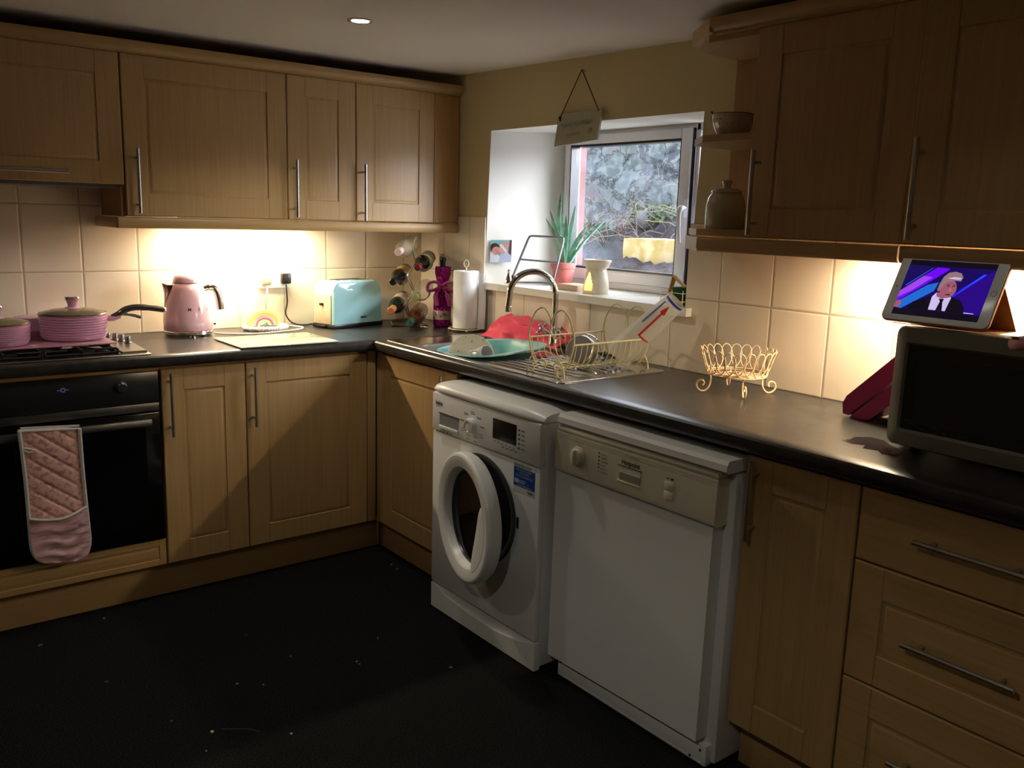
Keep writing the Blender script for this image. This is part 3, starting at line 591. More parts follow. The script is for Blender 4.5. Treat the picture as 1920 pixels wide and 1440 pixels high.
def slab(front, back, nu, nv):
    b = MB(); b.grid(front, nu, nv); n1 = len(b.v); b.grid(back, nu, nv); w_ = nu+1
    for i in range(nu): b.f += [(i, i+1, n1+i+1, n1+i), (nv*w_+i, nv*w_+i+1, n1+nv*w_+i+1, n1+nv*w_+i)]; b.m += [0, 0]
    for j in range(nv): b.f += [(j*w_, (j+1)*w_, n1+(j+1)*w_, n1+j*w_), (j*w_+nu, (j+1)*w_+nu, n1+(j+1)*w_+nu, n1+j*w_+nu)]; b.m += [0, 0]
    return b
b = slab(lambda u, v: gl(u, v, .638, .0068), lambda u, v: gl(u, v, .631, 0), 48, 110)
b.grid(lambda u, v: F((gx0+gx1)/2+(u*2-1)*.087, .635-.030*math.sin(v*PI/2)-.001, .700+.006*math.sin(v*PI)-.006*(u*2-1)-.002), 24, 6)
part('front_panel', b, GP, t, ang=70)
b = MB(); edge = [gl(0, j/40, .640, 0) for j in range(41)]+[gl(i/12, 1, .640, 0) for i in range(1, 12)]+[gl(1, 1-j/40, .640, 0) for j in range(41)]
b.tube(edge, .0088, 8, flat=.7); b.tube([gl(0, 0, .640, 0)]+[gl(i/8, 0, .641, .002) for i in range(1, 8)]+[gl(1, 0, .640, 0)], .004, 6); part('edge_trim', b, GTR, t)
def pk(u, v):
    vv = .615+.0*u+(1-.615)*v; sag = .018*(1-v)*math.sin(PI*min(1, max(0, u)))+.022*(1-v)*(.5-u)
    p = Vector(gl(u, min(1, vv), .652, 0)); p.z -= sag; wr = .004*math.sin(22*v+5*u+2*math.sin(7*u))*math.sin(PI*u)
    p.y -= .010*math.sin(PI*u)*(1-.5*v)+wr; return p
b = slab(pk, lambda u, v: Vector(pk(u, v))+Vector((0, .004, 0)), 40, 40); d = part('pocket', b, GPK, t, ang=70)
b = MB(); b.tube([pk(i/24, 0) for i in range(25)], .0045, 8); part('pocket_trim', b, GTR, d)
b = slab(lambda u, v: Vector(gl(u, v*.78, .596, 0))+Vector((.010, 0, .002)), lambda u, v: Vector(gl(u, v*.78, .589, 0))+Vector((.010, 0, .002)), 20, 60); part('back_panel', b, GTR, t, ang=70)
b = MB(); b.tube(catmull([F(-1.888, .647, .648), F(-1.876, .651, .640), F(-1.860, .650, .645), F(-1.872, .651, .651), F(-1.888, .648, .655)], 4), .003, 6); part('hanging_loop', b, GTR, t)

# ------------------------------------------------------------ hob, mat, pans
t = thing('gas_hob', 'black gas hob with steel rim and four control knobs', 'hob', (-1.75, -.31, .9145))
b = MB(); b.box((-2.04, -.572, .9148), (-1.462, -.06, .921), .003); part('steel_rim', b, STEEL, t)
b = MB(); b.box((-2.03, -.562, .921), (-1.555, -.07, .924), .002); part('glass_plate', b, BGLASS, t)
b = MB(); b.prism([(-1.553, -.555), (-1.472, -.555), (-1.462, -.31), (-1.475, -.08), (-1.553, -.08)], 'z', .9212, .9295); part('control_plate', b, STEEL, t)
for i, (x, y) in enumerate([(-1.522, -.235), (-1.503, -.265), (-1.492, -.31), (-1.484, -.365)]):
    k = part('control_knob', MB().lathe([(.014, 0), (.014, .004), (.0105, .006), (.0105, .024), (.009, .027), (.0001, .027)], (x, y, .9296), 24), mat('knob_steel', (.34, .32, .29, 1), .35, 1), t)
BR = mat('cast_iron', S(22, 20, 20), .6)
for cx, cy in ((-1.90, -.44), (-1.66, -.44), (-1.90, -.20), (-1.66, -.20)):
    b = MB(); b.lathe([(.045, 0), (.045, .006), (.03, .010), (.0001, .010)], (cx, cy, .924), 24)
    part('burner', b, BR, t)
for x0, x1 in ((-2.02, -1.80), (-1.79, -1.565)):
    b = MB()
    for y in (-.54, -.10): b.tube([(x0, y, .928), (x1, y, .928)], .004, 6)
    for x in (x0, x1): b.tube([(x, -.54, .928), (x, -.10, .928)], .004, 6)
    for y in (-.53, -.44, -.20): b.tube([(x0, y, .940), (x0+.07, y, .941)], .0042, 6); b.tube([(x1, y, .940), (x1-.07, y, .941)], .0042, 6)
    for x in ((x0+x1)/2,): b.tube([(x, -.545, .940), (x, -.47, .941)], .0042, 6); b.tube([(x, -.10, .940), (x, -.2, .941)], .0042, 6)
    for x in (x0, x1, (x0+x1)/2):
        for y in (-.54, -.10): b.tube([(x, y, .925), (x, y, .941)], .004, 6)
    part('pan_support', b, BR, t)
b = MB(); b.box((-2.12, -.468, .9455), (-1.548, -.075, .951), .0025)
solo('glass_worktop_saver', b, mat('pink_glass', S(186, 130, 150), .15, coat=.5), 'flat pink glass board lying over the hob beneath the pans', 'board', (-1.83, -.27, .9455))
def pan(name, c, r, h, lab, knob, hdir, group):
    cx, cy, cz_ = c; t = thing(name, lab, 'saucepan', c, 0, group); pr = [(r*.84, 0), (r*.93, .003), (r*.96, .010)]
    n = 8
    for i in range(n):
        z0 = .012+(h-.016)*i/n; z1 = .012+(h-.016)*(i+1)/n; rr = r*(.962+.038*i/n)
        pr += [(rr-.0006, z0+.0006), (rr+.0026, (z0+z1)/2-.0020), (rr+.0026, (z0+z1)/2+.0020), (rr-.0006, z1-.0006)]
    pr += [(r+.003, h), (r-.001, h+.001), (r-.003, h-.004), (r*.93, .012), (.0001, .006)]
    part('pot', MB().lathe(pr, c, 64, cap=False).lathe([(.0001, 0), (r*.84, 0)], c, 64, cap=False), PINK, t, ang=30)
    l = part('lid', MB().lathe([(r-.001, h+.0015), (r*.9, h+.009), (r*.6, h+.017), (r*.22, h+.021), (.0001, h+.0215)], c, 48, cap=False), mat('lid_glass', S(150, 138, 108), .08, trans=.35, ior=1.3, coat=.3), t, ang=60)
    part('lid_rim', MB().lathe([(r+.001, h+.001), (r+.0028, h+.003), (r+.001, h+.0055), (r-.004, h+.005)], c, 64, cap=False), mat('rim_chrome_brown', (.25, .2, .16, 1), .2, 1), l)
    z = h+.020; part('lid_knob', MB().lathe([(.030, z-.002), (.024, z+.003), (.0145, z+.006), (.0165, z+.018), (.0215, z+.030), (.0235, z+.033)], c, 32), PINK, l)
    part('lid_knob_cap', MB().lathe([(.0235, z+.033), (.0245, z+.036), (.0225, z+.0405), (.015, z+.042), (.0001, z+.0405)], c, 32, cap=False), CHROME, l)
    if hdir is not None:
        d = Vector(hdir).normalized(); P = Vector(c); q = lambda s, z: P+d*s+Vector((0, 0, z))
        hb = part('handle', MB().tube(catmull([q(r+.018, h-.018), q(r+.04, h-.006), q(r+.065, h+.010), q(r+.10, h+.017), q(r+.145, h+.014), q(r+.195, h+.006)], 6), [.010]*8+[.0105]*15+[.0095]*8, 12, flat=1.15), mat('handle_brown_chrome', (.32, .26, .24, 1), .18, .9), t)
        part('handle_collar', MB().tube([q(r-.004, h-.022), q(r+.02, h-.020), q(r+.045, h-.012)], [.009, .012, .009], 10), PINK, t)
        part('handle_lever', MB().tube(catmull([q(r+.045, h-.006), q(r+.08, h-.010), q(r+.115, h-.020)], 4), [.005]*5+[.006]*4, 8), CHROME, t)
        part('handle_tip', MB().ball(q(r+.197, h+.0055), .0095), CHROME, hb)
    return t
pan('saucepan', (-1.650, -.305, .9512), .110, .088, 'pink ribbed saucepan with long chrome handle, lid on, on the pink board', 0, (1, -.12, 0), 'pink ribbed pans')
pan('casserole_pan', (-1.900, -.36, .9512), .100, .070, 'pink ribbed lidded pan cut off by the left edge of the picture', 0, None, 'pink ribbed pans')
t = thing('milk_pan', 'small open pink ribbed pan between the two lidded pans, cream inside', 'saucepan', (-1.742, -.165, .9512), 0, 'pink ribbed pans')
c = (-1.742, -.165, .9512); r = .075
part('pot', MB().lathe([(.045, 0), (.058, .012), (.066, .022), (.0665, .026), (.070, .035), (.0705, .039), (.0735, .047), (.0745, .060), (.0755, .068), (.0735, .069)], c, 48), PINK, t, ang=30)
part('lining', MB().lathe([(.0735, .069), (.070, .062), (.062, .03), (.04, .014), (.0001, .012)], c, 48, cap=False), mat('cream_lining', S(226, 200, 150), .3), t)

# ------------------------------------------------------------ kettle
t = thing('kettle', 'pink retro kettle with chrome base and handle', 'kettle', (-1.188, -.125, .9145), math.radians(-6))
c = (0, 0, 0)
part('base_plate', MB().lathe([(.092, .006), (.096, .010), (.097, .020), (.094, .0225)], c, 48).lathe([(.014, 0), (.013, .008)], (0, -.078, 0), 12).lathe([(.012, 0), (.012, .008)], (.068, .04, 0), 12).lathe([(.012, 0), (.012, .008)], (-.068, .04, 0), 12), CHROME, t, False)
bd = part('body', MB().lathe([(.0915, .023), (.0945, .026), (.0945, .060), (.092, .090), (.086, .125), (.077, .160), (.0665, .188), (.058, .205), (.052, .211)], c, 64), PINKK, t, False, ang=60)
part('seam_ring', MB().lathe([(.0525, .2105), (.0535, .212), (.0525, .2135)], c, 48, cap=False), mat('seam_brown', S(120, 80, 64), .4), t, False)
part('lid', MB().lathe([(.052, .2135), (.0515, .222), (.046, .236), (.034, .247), (.018, .2525), (.0001, .254)], c, 48), PINKK, t, False, ang=60)
b = MB(); SPV = []
for i, (z, w_, ou) in enumerate([(.120, .002, .0015), (.140, .010, .004), (.165, .017, .012), (.185, .020, .024), (.203, .019, .036)]):
    rr = {0: .0875, 1: .083, 2: .0755, 3: .0675, 4: .0585}[i]
    SPV += [(-rr*.97, -w_, z), (-rr-ou*.55, -w_*.8, z), (-rr-ou, 0, z+.002*i), (-rr-ou*.55, w_*.8, z), (-rr*.97, w_, z)]
b.add(SPV, [(i*5+k, i*5+k+1, i*5+6+k, i*5+5+k) for i in range(4) for k in range(4)]+[(20, 21, 22, 23, 24)]); part('spout', b, mat('spout_chrome', (.5, .44, .40, 1), .2, 1), t, False, ang=60)
b = MB(); hp = catmull([(.066, 0, .186), (.085, 0, .193), (.104, 0, .190), (.118, 0, .172), (.126, 0, .140), (.131, 0, .100)], 6)
b.tube(hp, [.0105]*6+[.0125]*20+[.013]*5, 14, flat=1.25); part('handle', b, mat('handle_chrome_warm', (.70, .66, .62, 1), .18, 1), t, False)
b = MB(); b.tube([(.093, -.03, .045), (.102, -.033, .045)], .004, 8); part('switch', b, DT, t, False)
b = MB()
for ch, a in (('M', -98), ('E', -72), ('G', -48)):
    a = math.radians(a); rr = .0905; n_ = Vector((math.cos(a), math.sin(a), .16)).normalized(); u_ = Vector((-math.sin(a), math.cos(a), 0))
    text_mb(b, ch, Vector((math.cos(a)*rr, math.sin(a)*rr, .105))-u_*.006, u_, n_.cross(u_), .019, lift=.0012, thick=.0001)
part('lettering', b, mat('chrome_letters', S(70, 60, 66), .5, .0), t, False, ang=0)

# ------------------------------------------------------------ toaster
t = thing('toaster', 'duck-egg blue two-slice toaster with black base', 'toaster', (-.466, -.108, .9145), math.radians(14))
b = MB(); b.box((-.150, -.083, .0), (.150, .062, .018), .006); b.box((-.164, -.04, .004), (-.147, .02, .016), .004); part('base', b, BLACK, t, False)
def tpro(w, y):
    h = .190; return [( -w, .018)]+[(-w+.045-.045*math.cos(a), .018+h-.050+.050*math.sin(a)-.0) for a in [PI/2*i/7 for i in range(8)]]+[(w-.045+.045*math.sin(a), .018+h-.050+.050*math.cos(a)) for a in [PI/2*i/7 for i in range(8)]]+[(w, .018)]
def loft(rings, mi=0, b=None):
    b = b or MB(); n = len(rings[0]); vs_ = [p for r in rings for p in r]
    return b.add(vs_, [(i*n+k, i*n+(k+1) % n, (i+1)*n+(k+1) % n, (i+1)*n+k) for i in range(len(rings)-1) for k in range(n)]+[tuple(range(n))[::-1], tuple(range((len(rings)-1)*n, len(rings)*n))], mi)
def tring(w, y, dh): return [(x, y, z-(dh if z > .1 else 0)) for x, z in tpro(w, y)]
b = loft([tring(.138, -.080, .008), tring(.144, -.074, .002), tring(.146, -.060, 0), tring(.146, .040, 0), tring(.144, .052, .002), tring(.138, .058, .008)])
part('shell', b, mat('duck_egg_enamel', S(164, 212, 216), .16, coat=.4), t, False, ang=40)
for xe in (-.1495, .142): part('end_panel', MB().box((xe, -.066, .018), (xe+.0075, .046, .150), .003), mat('toaster_end_steel', S(206, 190, 160), .35, .4), t, False)
b = MB(); b.box((-.095, -.050, .2075), (.095, .032, .2100), .001, 0); b.box((-.085, -.040, .2096), (.085, -.020, .2106), 0, 1); b.box((-.085, .002, .2096), (.085, .022, .2106), 0, 1); part('slot_plate', b, [STEEL, DARK], t, False)
b = MB(); b.box((-.161, -.018, .100), (-.148, .0, .112), .003); part('lever', b, BLACK, t, False)
b = MB(); text_mb(b, 'BREVILLE', (.012, -.0805, .040), (1, 0, 0), (0, 0, 1), .0085, thick=.0008); part('lettering', b, DT, t, False)

# ------------------------------------------------------------ socket, plugs, cables, rainbow dish, board
t = thing('double_socket', 'white double wall socket behind the kettle cables', 'socket', (-.768, 0, 1.085))
b = MB(); b.box((-.843, -.011, 1.083), (-.697, -.0005, 1.167), .004); part('face_plate', b, WHITE2, t)
for x in (-.79, -.745): part('switch', MB().box((x-.006, -.014, 1.148), (x+.006, -.010, 1.160), .002), WHITE2, t)
def cable(pts, r, m, lab, plug, pm):
    t = thing('power_cable', lab, 'cable', plug)
    px, py, pz = plug; b = MB(); b.box((px-.023, py-.026, pz-.026), (px+.023, py, pz+.022), .008); part('plug', b, pm, t)
    part('flex', MB().tube(catmull(pts, 7), r, 8), m, t)
BC = mat('black_rubber', S(24, 20, 18), .5); WC = mat('white_flex', S(224, 210, 186), .5)
cable([(-.722, -.030, 1.10), (-.722, -.034, 1.07), (-.715, -.022, 1.02), (-.722, -.020, .97), (-.705, -.030, .935), (-.675, -.045, .9205), (-.64, -.06, .9195), (-.615, -.06, .923)], .0035, BC, 'black plug and flex running down the tiles to the toaster', (-.720, -.0115, 1.128), mat('plug_black', S(30, 26, 24), .3))
cable([(-.812, -.030, 1.098), (-.812, -.034, 1.06), (-.815, -.020, 1.02), (-.806, -.010, .99), (-.79, -.009, .955), (-.760, -.020, .9215), (-.71, -.06, .9185), (-.690, -.125, .9185), (-.735, -.185, .9185), (-.83, -.215, .9185), (-.93, -.235, .9185), (-1.02, -.215, .9185), (-1.095, -.165, .920)], .0036, WC, 'white plug and flex curling round in front of the rainbow dish to the kettle', (-.812, -.0115, 1.125), mat('plug_cream', S(190, 170, 140), .4))
t = thing('rainbow_dish', 'ceramic rainbow dish with white cloud base below the wall socket', 'dish', (-.86, -.10, .9147))
RBC = [S(222, 204, 130), S(226, 172, 110), S(218, 200, 140), S(150, 150, 190), S(200, 90, 90), S(240, 220, 130), S(130, 190, 180)]
rmats = [mat('rainbow_%d' % i, c_, .35) for i, c_ in enumerate(RBC)]
b = MB()
rr = [.078, .067, .056, .047, .040, .031, .025, .019]
for i in range(7):
    n = 24; vs_ = []
    for k in range(n+1):
        a = PI*k/n
        for (q, y) in ((rr[i], -.075), (rr[i+1], -.075), (rr[i+1], -.052), (rr[i], -.052)):
            y2 = y-.002*(1 if (i % 2 and y < -.06) else 0); vs_.append((-.845+q*math.cos(a), y2, .9287+q*math.sin(a)*.86))
    b.add(vs_, [(k*4+e, k*4+(e+1) % 4, (k+1)*4+(e+1) % 4, (k+1)*4+e) for k in range(n) for e in range(4)], i)
part('rainbow_arch', b, rmats, t)
b = MB(); random.seed(5)
for i in range(46):
    a = 2*PI*i/46; x = -.852+.090*math.cos(a); y = -.108+.070*math.sin(a); b.ball((x, y, .9262), random.uniform(.0085, .0115), n=6)
part('cloud_rim', b, mat('cloud_glaze', S(228, 224, 216), .4), t, ang=80)
b = MB(); b.lathe([(.0001, 0), (.088, 0), (.090, .003), (.085, .005), (.0001, .0045)], (-.852, -.108, .9148), 40, sx=1, sy=.78, cap=False); part('tray', b, mat('cloud_glaze', S(228, 224, 216), .4), t)
t = thing('glass_chopping_board', 'pale rectangular glass chopping board in front of the toaster, printed with small motifs', 'chopping board', (-.95, -.44, .9147))
part('board', MB().box((-1.150, -.588, .9165), (-.752, -.300, .9215), .002), mat('pale_green_glass', S(216, 222, 190), .12, coat=.5), t)
b = MB()
for x in (-1.13, -.772):
    for y in (-.57, -.318): b.lathe([(.008, 0), (.008, .0018)], (x, y, .9147), 10)
part('rubber_feet', b, WHITE2, t)
b = MB(); random.seed(9)
for i in range(26):
    x, y = random.uniform(-1.13, -.775), random.uniform(-.57, -.32); a = random.uniform(0, 6)
    b.lathe([(.0001, 0), (random.uniform(.004, .009), 0)], (x, y, .92165), 8, sx=1, sy=.5, cap=False, mi=random.randint(0, 1))
part('printed_motifs', b, [mat('motif_green', S(132, 140, 98), .4), mat('motif_rose', S(196, 160, 130), .4)], t)
# ------------------------------------------------------------ sink
SSTEEL = mat('sink_steel', (.52, .51, .50, 1), .17, 1)
t = thing('sink', 'stainless steel sink with single bowl and grooved drainer', 'sink', (-.32, -1.16, .9145))
sx0, sx1, sy0, sy1 = -.560, -.070, -.615, -1.705
b = MB(); hx0, hx1, hy0, hy1 = SK[0]+.004, SK[1]-.004, SK[2]-.004, SK[3]+.004; zt = .9185
def rr2(x0, x1, y0, y1, r, z, n=6):
    P = []
    for cx, cy, a0 in ((x1-r, y0-r, 0), (x0+r, y0-r, PI/2), (x0+r, y1+r, PI), (x1-r, y1+r, 1.5*PI)):
        P += [(cx+r*math.cos(a0+PI/2*i/n), cy+r*math.sin(a0+PI/2*i/n), z) for i in range(n+1)]
    return P
rings = [rr2(sx0, sx1, sy0, sy1, .025, .9148), rr2(sx0+.001, sx1-.001, sy0-.001, sy1+.001, .025, .9175), rr2(sx0+.006, sx1-.006, sy0-.006, sy1+.006, .022, .9185), rr2(sx0+.012, sx1-.012, sy0-.012, sy1+.012, .02, .9168)]
n = len(rings[0]); b.add([p for r_ in rings for p in r_], [(i*n+k, i*n+(k+1) % n, (i+1)*n+(k+1) % n, (i+1)*n+k) for i in range(3) for k in range(n)])
part('rim', b, SSTEEL, t, ang=60)
b = MB(); bo = [rr2(hx0-.02, hx1+.02, hy0+.02, hy1-.02, .07, .9172), rr2(hx0, hx1, hy0, hy1, .06, .9165), rr2(hx0+.003, hx1-.003, hy0-.003, hy1+.003, .06, .905), rr2(hx0+.012, hx1-.012, hy0-.012, hy1+.012, .06, .79), rr2(hx0+.03, hx1-.03, hy0-.03, hy1+.03, .05, .775)]
b.add([p for r_ in bo for p in r_], [(i*n+k, i*n+(k+1) % n, (i+1)*n+(k+1) % n, (i+1)*n+k) for i in range(4) for k in range(n)]+[tuple(range(4*n, 5*n))])
part('bowl', b, STEEL, t, ang=40)
b = MB(); top = rr2(sx0+.012, sx1-.012, sy0-.012, sy1+.012, .02, .9168); b.add(top+bo[0], [(k, (k+1) % n, n+(k+1) % n, n+k) for k in range(n)]); part('ledge', b, SSTEEL, t, ang=20)
b = MB(); ny = 60; 
def dr(u, v):
    y = -1.24-v*.43; x = -.545+u*.40; s = (x+.52)/.036; z = .9165+.0058*(math.sin(PI*min(1, (s % 1)/.55)) if (s % 1) < .55 else 0)*(1 if .05 < v < .93 and .04 < u < .96 else 0); return (x, y, z)
b.grid(dr, 120, 20); part('drainer', b, SSTEEL, t, ang=70)

# teal washing-up bowl with things in it
TEAL = mat('teal_plastic', S(150, 208, 206), .35)
t = thing('washing_up_bowl', 'teal plastic washing-up bowl sitting in the sink', 'washing-up bowl', (-.39, -1.06, .80))
def rb(z, x0, x1, y0, y1, r, k=1): return [(x, y, z+k*(.075*(x+.53)-.05*(y+1.1))) for x, y, _ in rr2(x0, x1, y0, y1, r, z)]
RG = [rb(.803, -.46, -.24, -.93, -1.09, .06, 0), rb(.800, -.475, -.225, -.92, -1.105, .07, 0), rb(.815, -.485, -.215, -.91, -1.12, .08, 0), rb(.900, -.522, -.19, -.89, -1.142, .10, .5), rb(.917, -.524, -.185, -.885, -1.20, .11), rb(.922, -.527, -.180, -.880, -1.255, .12), rb(.9235, -.530, -.177, -.876, -1.262, .12), rb(.919, -.531, -.176, -.875, -1.263, .12)]
b = MB(); b.add([p for r_ in RG for p in r_], [(i*n+k, i*n+(k+1) % n, (i+1)*n+(k+1) % n, (i+1)*n+k) for i in range(len(RG)-1) for k in range(n)]+[tuple(range(n))]); part('bowl', b, TEAL, t, ang=60)
def plate(name, c, r, axis, m, lab, cat, group=None, deep=.012):
    b = MB().lathe([(.0001, 0), (r*.58, 0), (r*.62, .002), (r*.97, deep), (r, deep+.0015), (r*.98, deep+.003), (r*.60, .005), (.0001, .004)], (0, 0, 0), 48, axis, cap=False)
    o = part(name, b, m, None, ang=50); o.location = c; o['label'] = lab; o['category'] = cat
    if group: o['group'] = group
    return o
SPK = mat('speckled_cream', S(222, 210, 190), .25, col2=S(150, 140, 130), nscale=(110, 110, 110), nrange=(.64, .68))
plate('plate', (-.430, -1.04, .895), .088, (-.50, -.66, .42), SPK, 'cream speckled plate standing up in the teal washing-up bowl', 'plate')
t = thing('mug', 'small pale mug lying beside the plate in the teal bowl', 'mug', (-.455, -1.105, .88)); ax = Vector((.2, -.9, .35)).normalized()
part('cup', MB().lathe([(.0001, 0), (.024, 0), (.030, .01), (.034, .06), (.032, .062), (.028, .012), (.0001, .008)], (-.455, -1.105, .905), 32, ax, cap=False), mat('pale_china', S(222, 214, 214), .2), t, ang=50)
part('handle', MB().tube(arc(Vector((-.455, -1.105, .905))+ax*.032+Vector((-.030, 0, .010)), (-.8, 0, .6), ax, .018, -PI/2, PI/2, 8), .004, 8), mat('pale_china'), t)
# pink cloth bunched behind the bowl
def cl(u, v):
    y = -.70-.46*u; h = .088*min(1, (u+.02)/.14)**.7*(1-.05*u/.6 if u < .6 else max(.25, .95-(u-.6)*1.7))
    x = -.030-.115*v-.012*math.sin(5*u); z = .9195+.004+h*(math.sin(PI*(1-v)*.62)**.8 if v < 1 else 0)
    f = .008*math.sin(17*u+6*v)+.007*math.sin(9*u-14*v)+.006*NZ.noise(Vector((u*6, v*6, 2)))
    return (x+f, y-.02*v, max(.9195, z+f*.7*(1-v)))
b = MB(); b.grid(cl, 60, 36); n1 = len(b.v)
b.grid(lambda u, v: Vector(cl(u, v))+Vector((.004, 0, .003)), 60, 36)
o = solo('rubber_gloves', b, mat('coral_rubber', S(246, 76, 104), .55, sheen=.1), 'crumpled coral pink rubber gloves bunched behind the teal bowl', 'rubber gloves', (-.12, -.93, .919), ang=70)
# tap
t = thing('kitchen_tap', 'tall chrome swan-neck kitchen tap with two cross handles', 'tap', (-.095, -1.13, .9175))
B0 = Vector((-.095, -1.13, .9175)); sd = Vector((-.90, .44, 0)).normalized()
b = MB(); b.lathe([(.030, 0), (.030, .006), (.024, .012), (.019, .03), (.017, .055), (.013, .062)], B0, 24); part('base', b, CHROME, t)
b = MB(); R_ = .092; H_ = .222
pth = [B0+Vector((0, 0, z)) for z in (.05, .12, .18)]+[B0+sd*R_+Vector((0, 0, H_-.012))-sd*R_*math.cos(a)+Vector((0, 0, 1))*R_*math.sin(a) for a in [PI*i/16*1.02 for i in range(17)]]+[B0+sd*(2*R_+.004)+Vector((0, 0, .165))]
b.tube(pth, .0122, 18); b.lathe([(.0142, 0), (.0142, .02), (.0125, .022)], B0+sd*(2*R_+.004)+Vector((0, 0, .146)), 16); part('spout', b, CHROME, t)
for s in (-1, 1):
    side = Vector((.15, 1, 0)).normalized()*s; P0 = B0+Vector((0, 0, .045)); P1 = P0+side*.056+Vector((-.02, 0, .026)); dd = (P1-P0).normalized()
    b = MB(); b.tube([P0, P1], [.011, .009], 12); e1 = dd.orthogonal().normalized(); e2 = dd.cross(e1)
    b.ball(P1+dd*.006, .012)
    for q in (e1, -e1, e2, -e2): b.tube([P1+dd*.006, P1+dd*.006+q*.024], [.0058, .005], 8); b.ball(P1+dd*.006+q*.025, .0082, n=6)
    part('cross_handle', b, CHROME, t)

# dish rack with scrolled ends
t = thing('dish_rack', 'cream wire dish rack with heart scroll ends standing on the drainer', 'dish rack', (-.32, -1.565, .918))
xa, xb, ya, yb = -.490, -.145, -1.475, -1.665; yc = (ya+yb)/2
def heart(x, s):
    out = []
    for sg in (1, -1):
        P = [(x, yc, 1.105-.02), (x, yc+sg*.012, 1.115), (x, yc+sg*.045, 1.135), (x, yc+sg*.082, 1.118), (x, yc+sg*.108, 1.07), (x, yc+sg*.112, 1.03), (x, yc+sg*.098, .985), (x, yc+sg*.075, .950), (x, yc+sg*.050, .930), (x, yc+sg*.028, .935), (x, yc+sg*.022, .955), (x, yc+sg*.038, .965), (x, yc+sg*.050, .955)]
        out.append(catmull(P, 5))
    return out
for x in (xa, xb):
    b = MB()
    for P in heart(x, 1): b.tube(P, .0030, 8)
    b.tube([(x, yc, 1.085), (x, yc+.012, 1.072), (x, yc+.002, 1.062)], .0022, 6)
    c_ = [(x-.02*(1 if x == xa else -1), yc+.095*math.cos(a), .922+.095*math.sin(a)*.78) for a in [PI*i/20 for i in range(21)]]
    b.tube(c_, .0026, 8)
    for sg in (1, -1): b.tube(arc((x-.02*(1 if x == xa else -1), yc+sg*.073, .936), (0, sg, 0), (0, 0, -1), .0155, 0, 1.7*PI, 12), .0026, 8)
    part('scroll_end', b, CREAMW, t)
b = MB(); WI = []
for sg in (1, -1):
    b.tube([(xa, yc+sg*.112, 1.03), (xb+.01, yc+sg*.112, 1.03)], .0028, 8)
    b.tube([(xa, yc+sg*.045, .945), (xb, yc+sg*.045, .945)], .0026, 8)
part('rails', b, CREAMW, t)
for i in range(14):
    x = xa+.012+(xb-xa-.024)*i/13; b = MB()
    b.tube(catmull([(x, yc+.112, 1.03), (x, yc+.103, .985), (x, yc+.080, .955), (x, yc+.04, .943), (x, yc, .941), (x, yc-.04, .943), (x, yc-.080, .955), (x, yc-.103, .985), (x, yc-.112, 1.03)], 3), .0017, 6)
    part('wire', b, CREAMW, t)
# things in the rack
t = thing('steel_pan_lid', 'round stainless steel pan leaning in the left of the dish rack', 'pan', (-.40, -1.57, .946)); ax = Vector((-.75, -.35, .35)).normalized()
pc_ = Vector((-.335, -1.54, .990)); part('bowl', MB().lathe([(.0001, 0), (.046, 0), (.050, -.004), (.052, -.040), (.053, -.043), (.050, -.043), (.048, -.006), (.0001, -.004)], pc_, 40, ax, cap=False), STEEL, t, ang=45)
b = MB(); b.tube(arc(pc_+ax*-.035, ax.orthogonal(), ax.cross(ax.orthogonal()), .0535, 0, 2*PI, 32), .0016, 6); part('rim', b, CHROME, t)
def utensil(name, p0, p1, head, m, lab, cat):
    t = thing(name, lab, cat, p0); P0, P1 = Vector(p0), Vector(p1); d = (P1-P0).normalized()
    part('handle', MB().tube([P0, P0+(P1-P0)*.6, P1], [.004, .0035, .003], 8), m, t)
    b = MB(); b.lathe([(.0001, -.001), (head*.8, .001), (head, .008), (head*.97, .009), (head*.7, .004), (.0001, .002)], P1+d*head*.8, 20, Vector((0, 0, 1)).lerp(d, .3), sx=1.3, sy=.8, cap=False); part('head', b, m, t, ang=60)
utensil('serving_spoon', (-.175, -1.56, .950), (-.265, -1.60, .962), .022, BLACK, 'black plastic serving spoon lying on the right of the dish rack', 'spoon')
utensil('ladle', (-.155, -1.52, .949), (-.235, -1.525, .968), .018, BLACK, 'black plastic ladle lying behind the black spoon in the dish rack', 'ladle')
for i, (x, lab) in enumerate([(-.300, 'steel fork lying across the rack beside the steel pan'), (-.285, 'steel knife lying across the rack, between fork and spoon'), (-.268, 'steel teaspoon lying nearest the black utensils in the rack')]):
    b = MB(); b.tube([(x, -1.50, .950), (x-.004, -1.56, .952), (x+.004, -1.625, .955)], [.003, .0025, .004], 8, flat=.5); b.tube([(x+.004, -1.625, .955), (x+.006, -1.65, .962)], [.008, .006], 8, flat=.3)
    solo(['fork', 'table_knife', 'teaspoon'][i], b, CHROME, lab, 'cutlery', (x, -1.57, .948), group='steel cutlery in the dish rack')
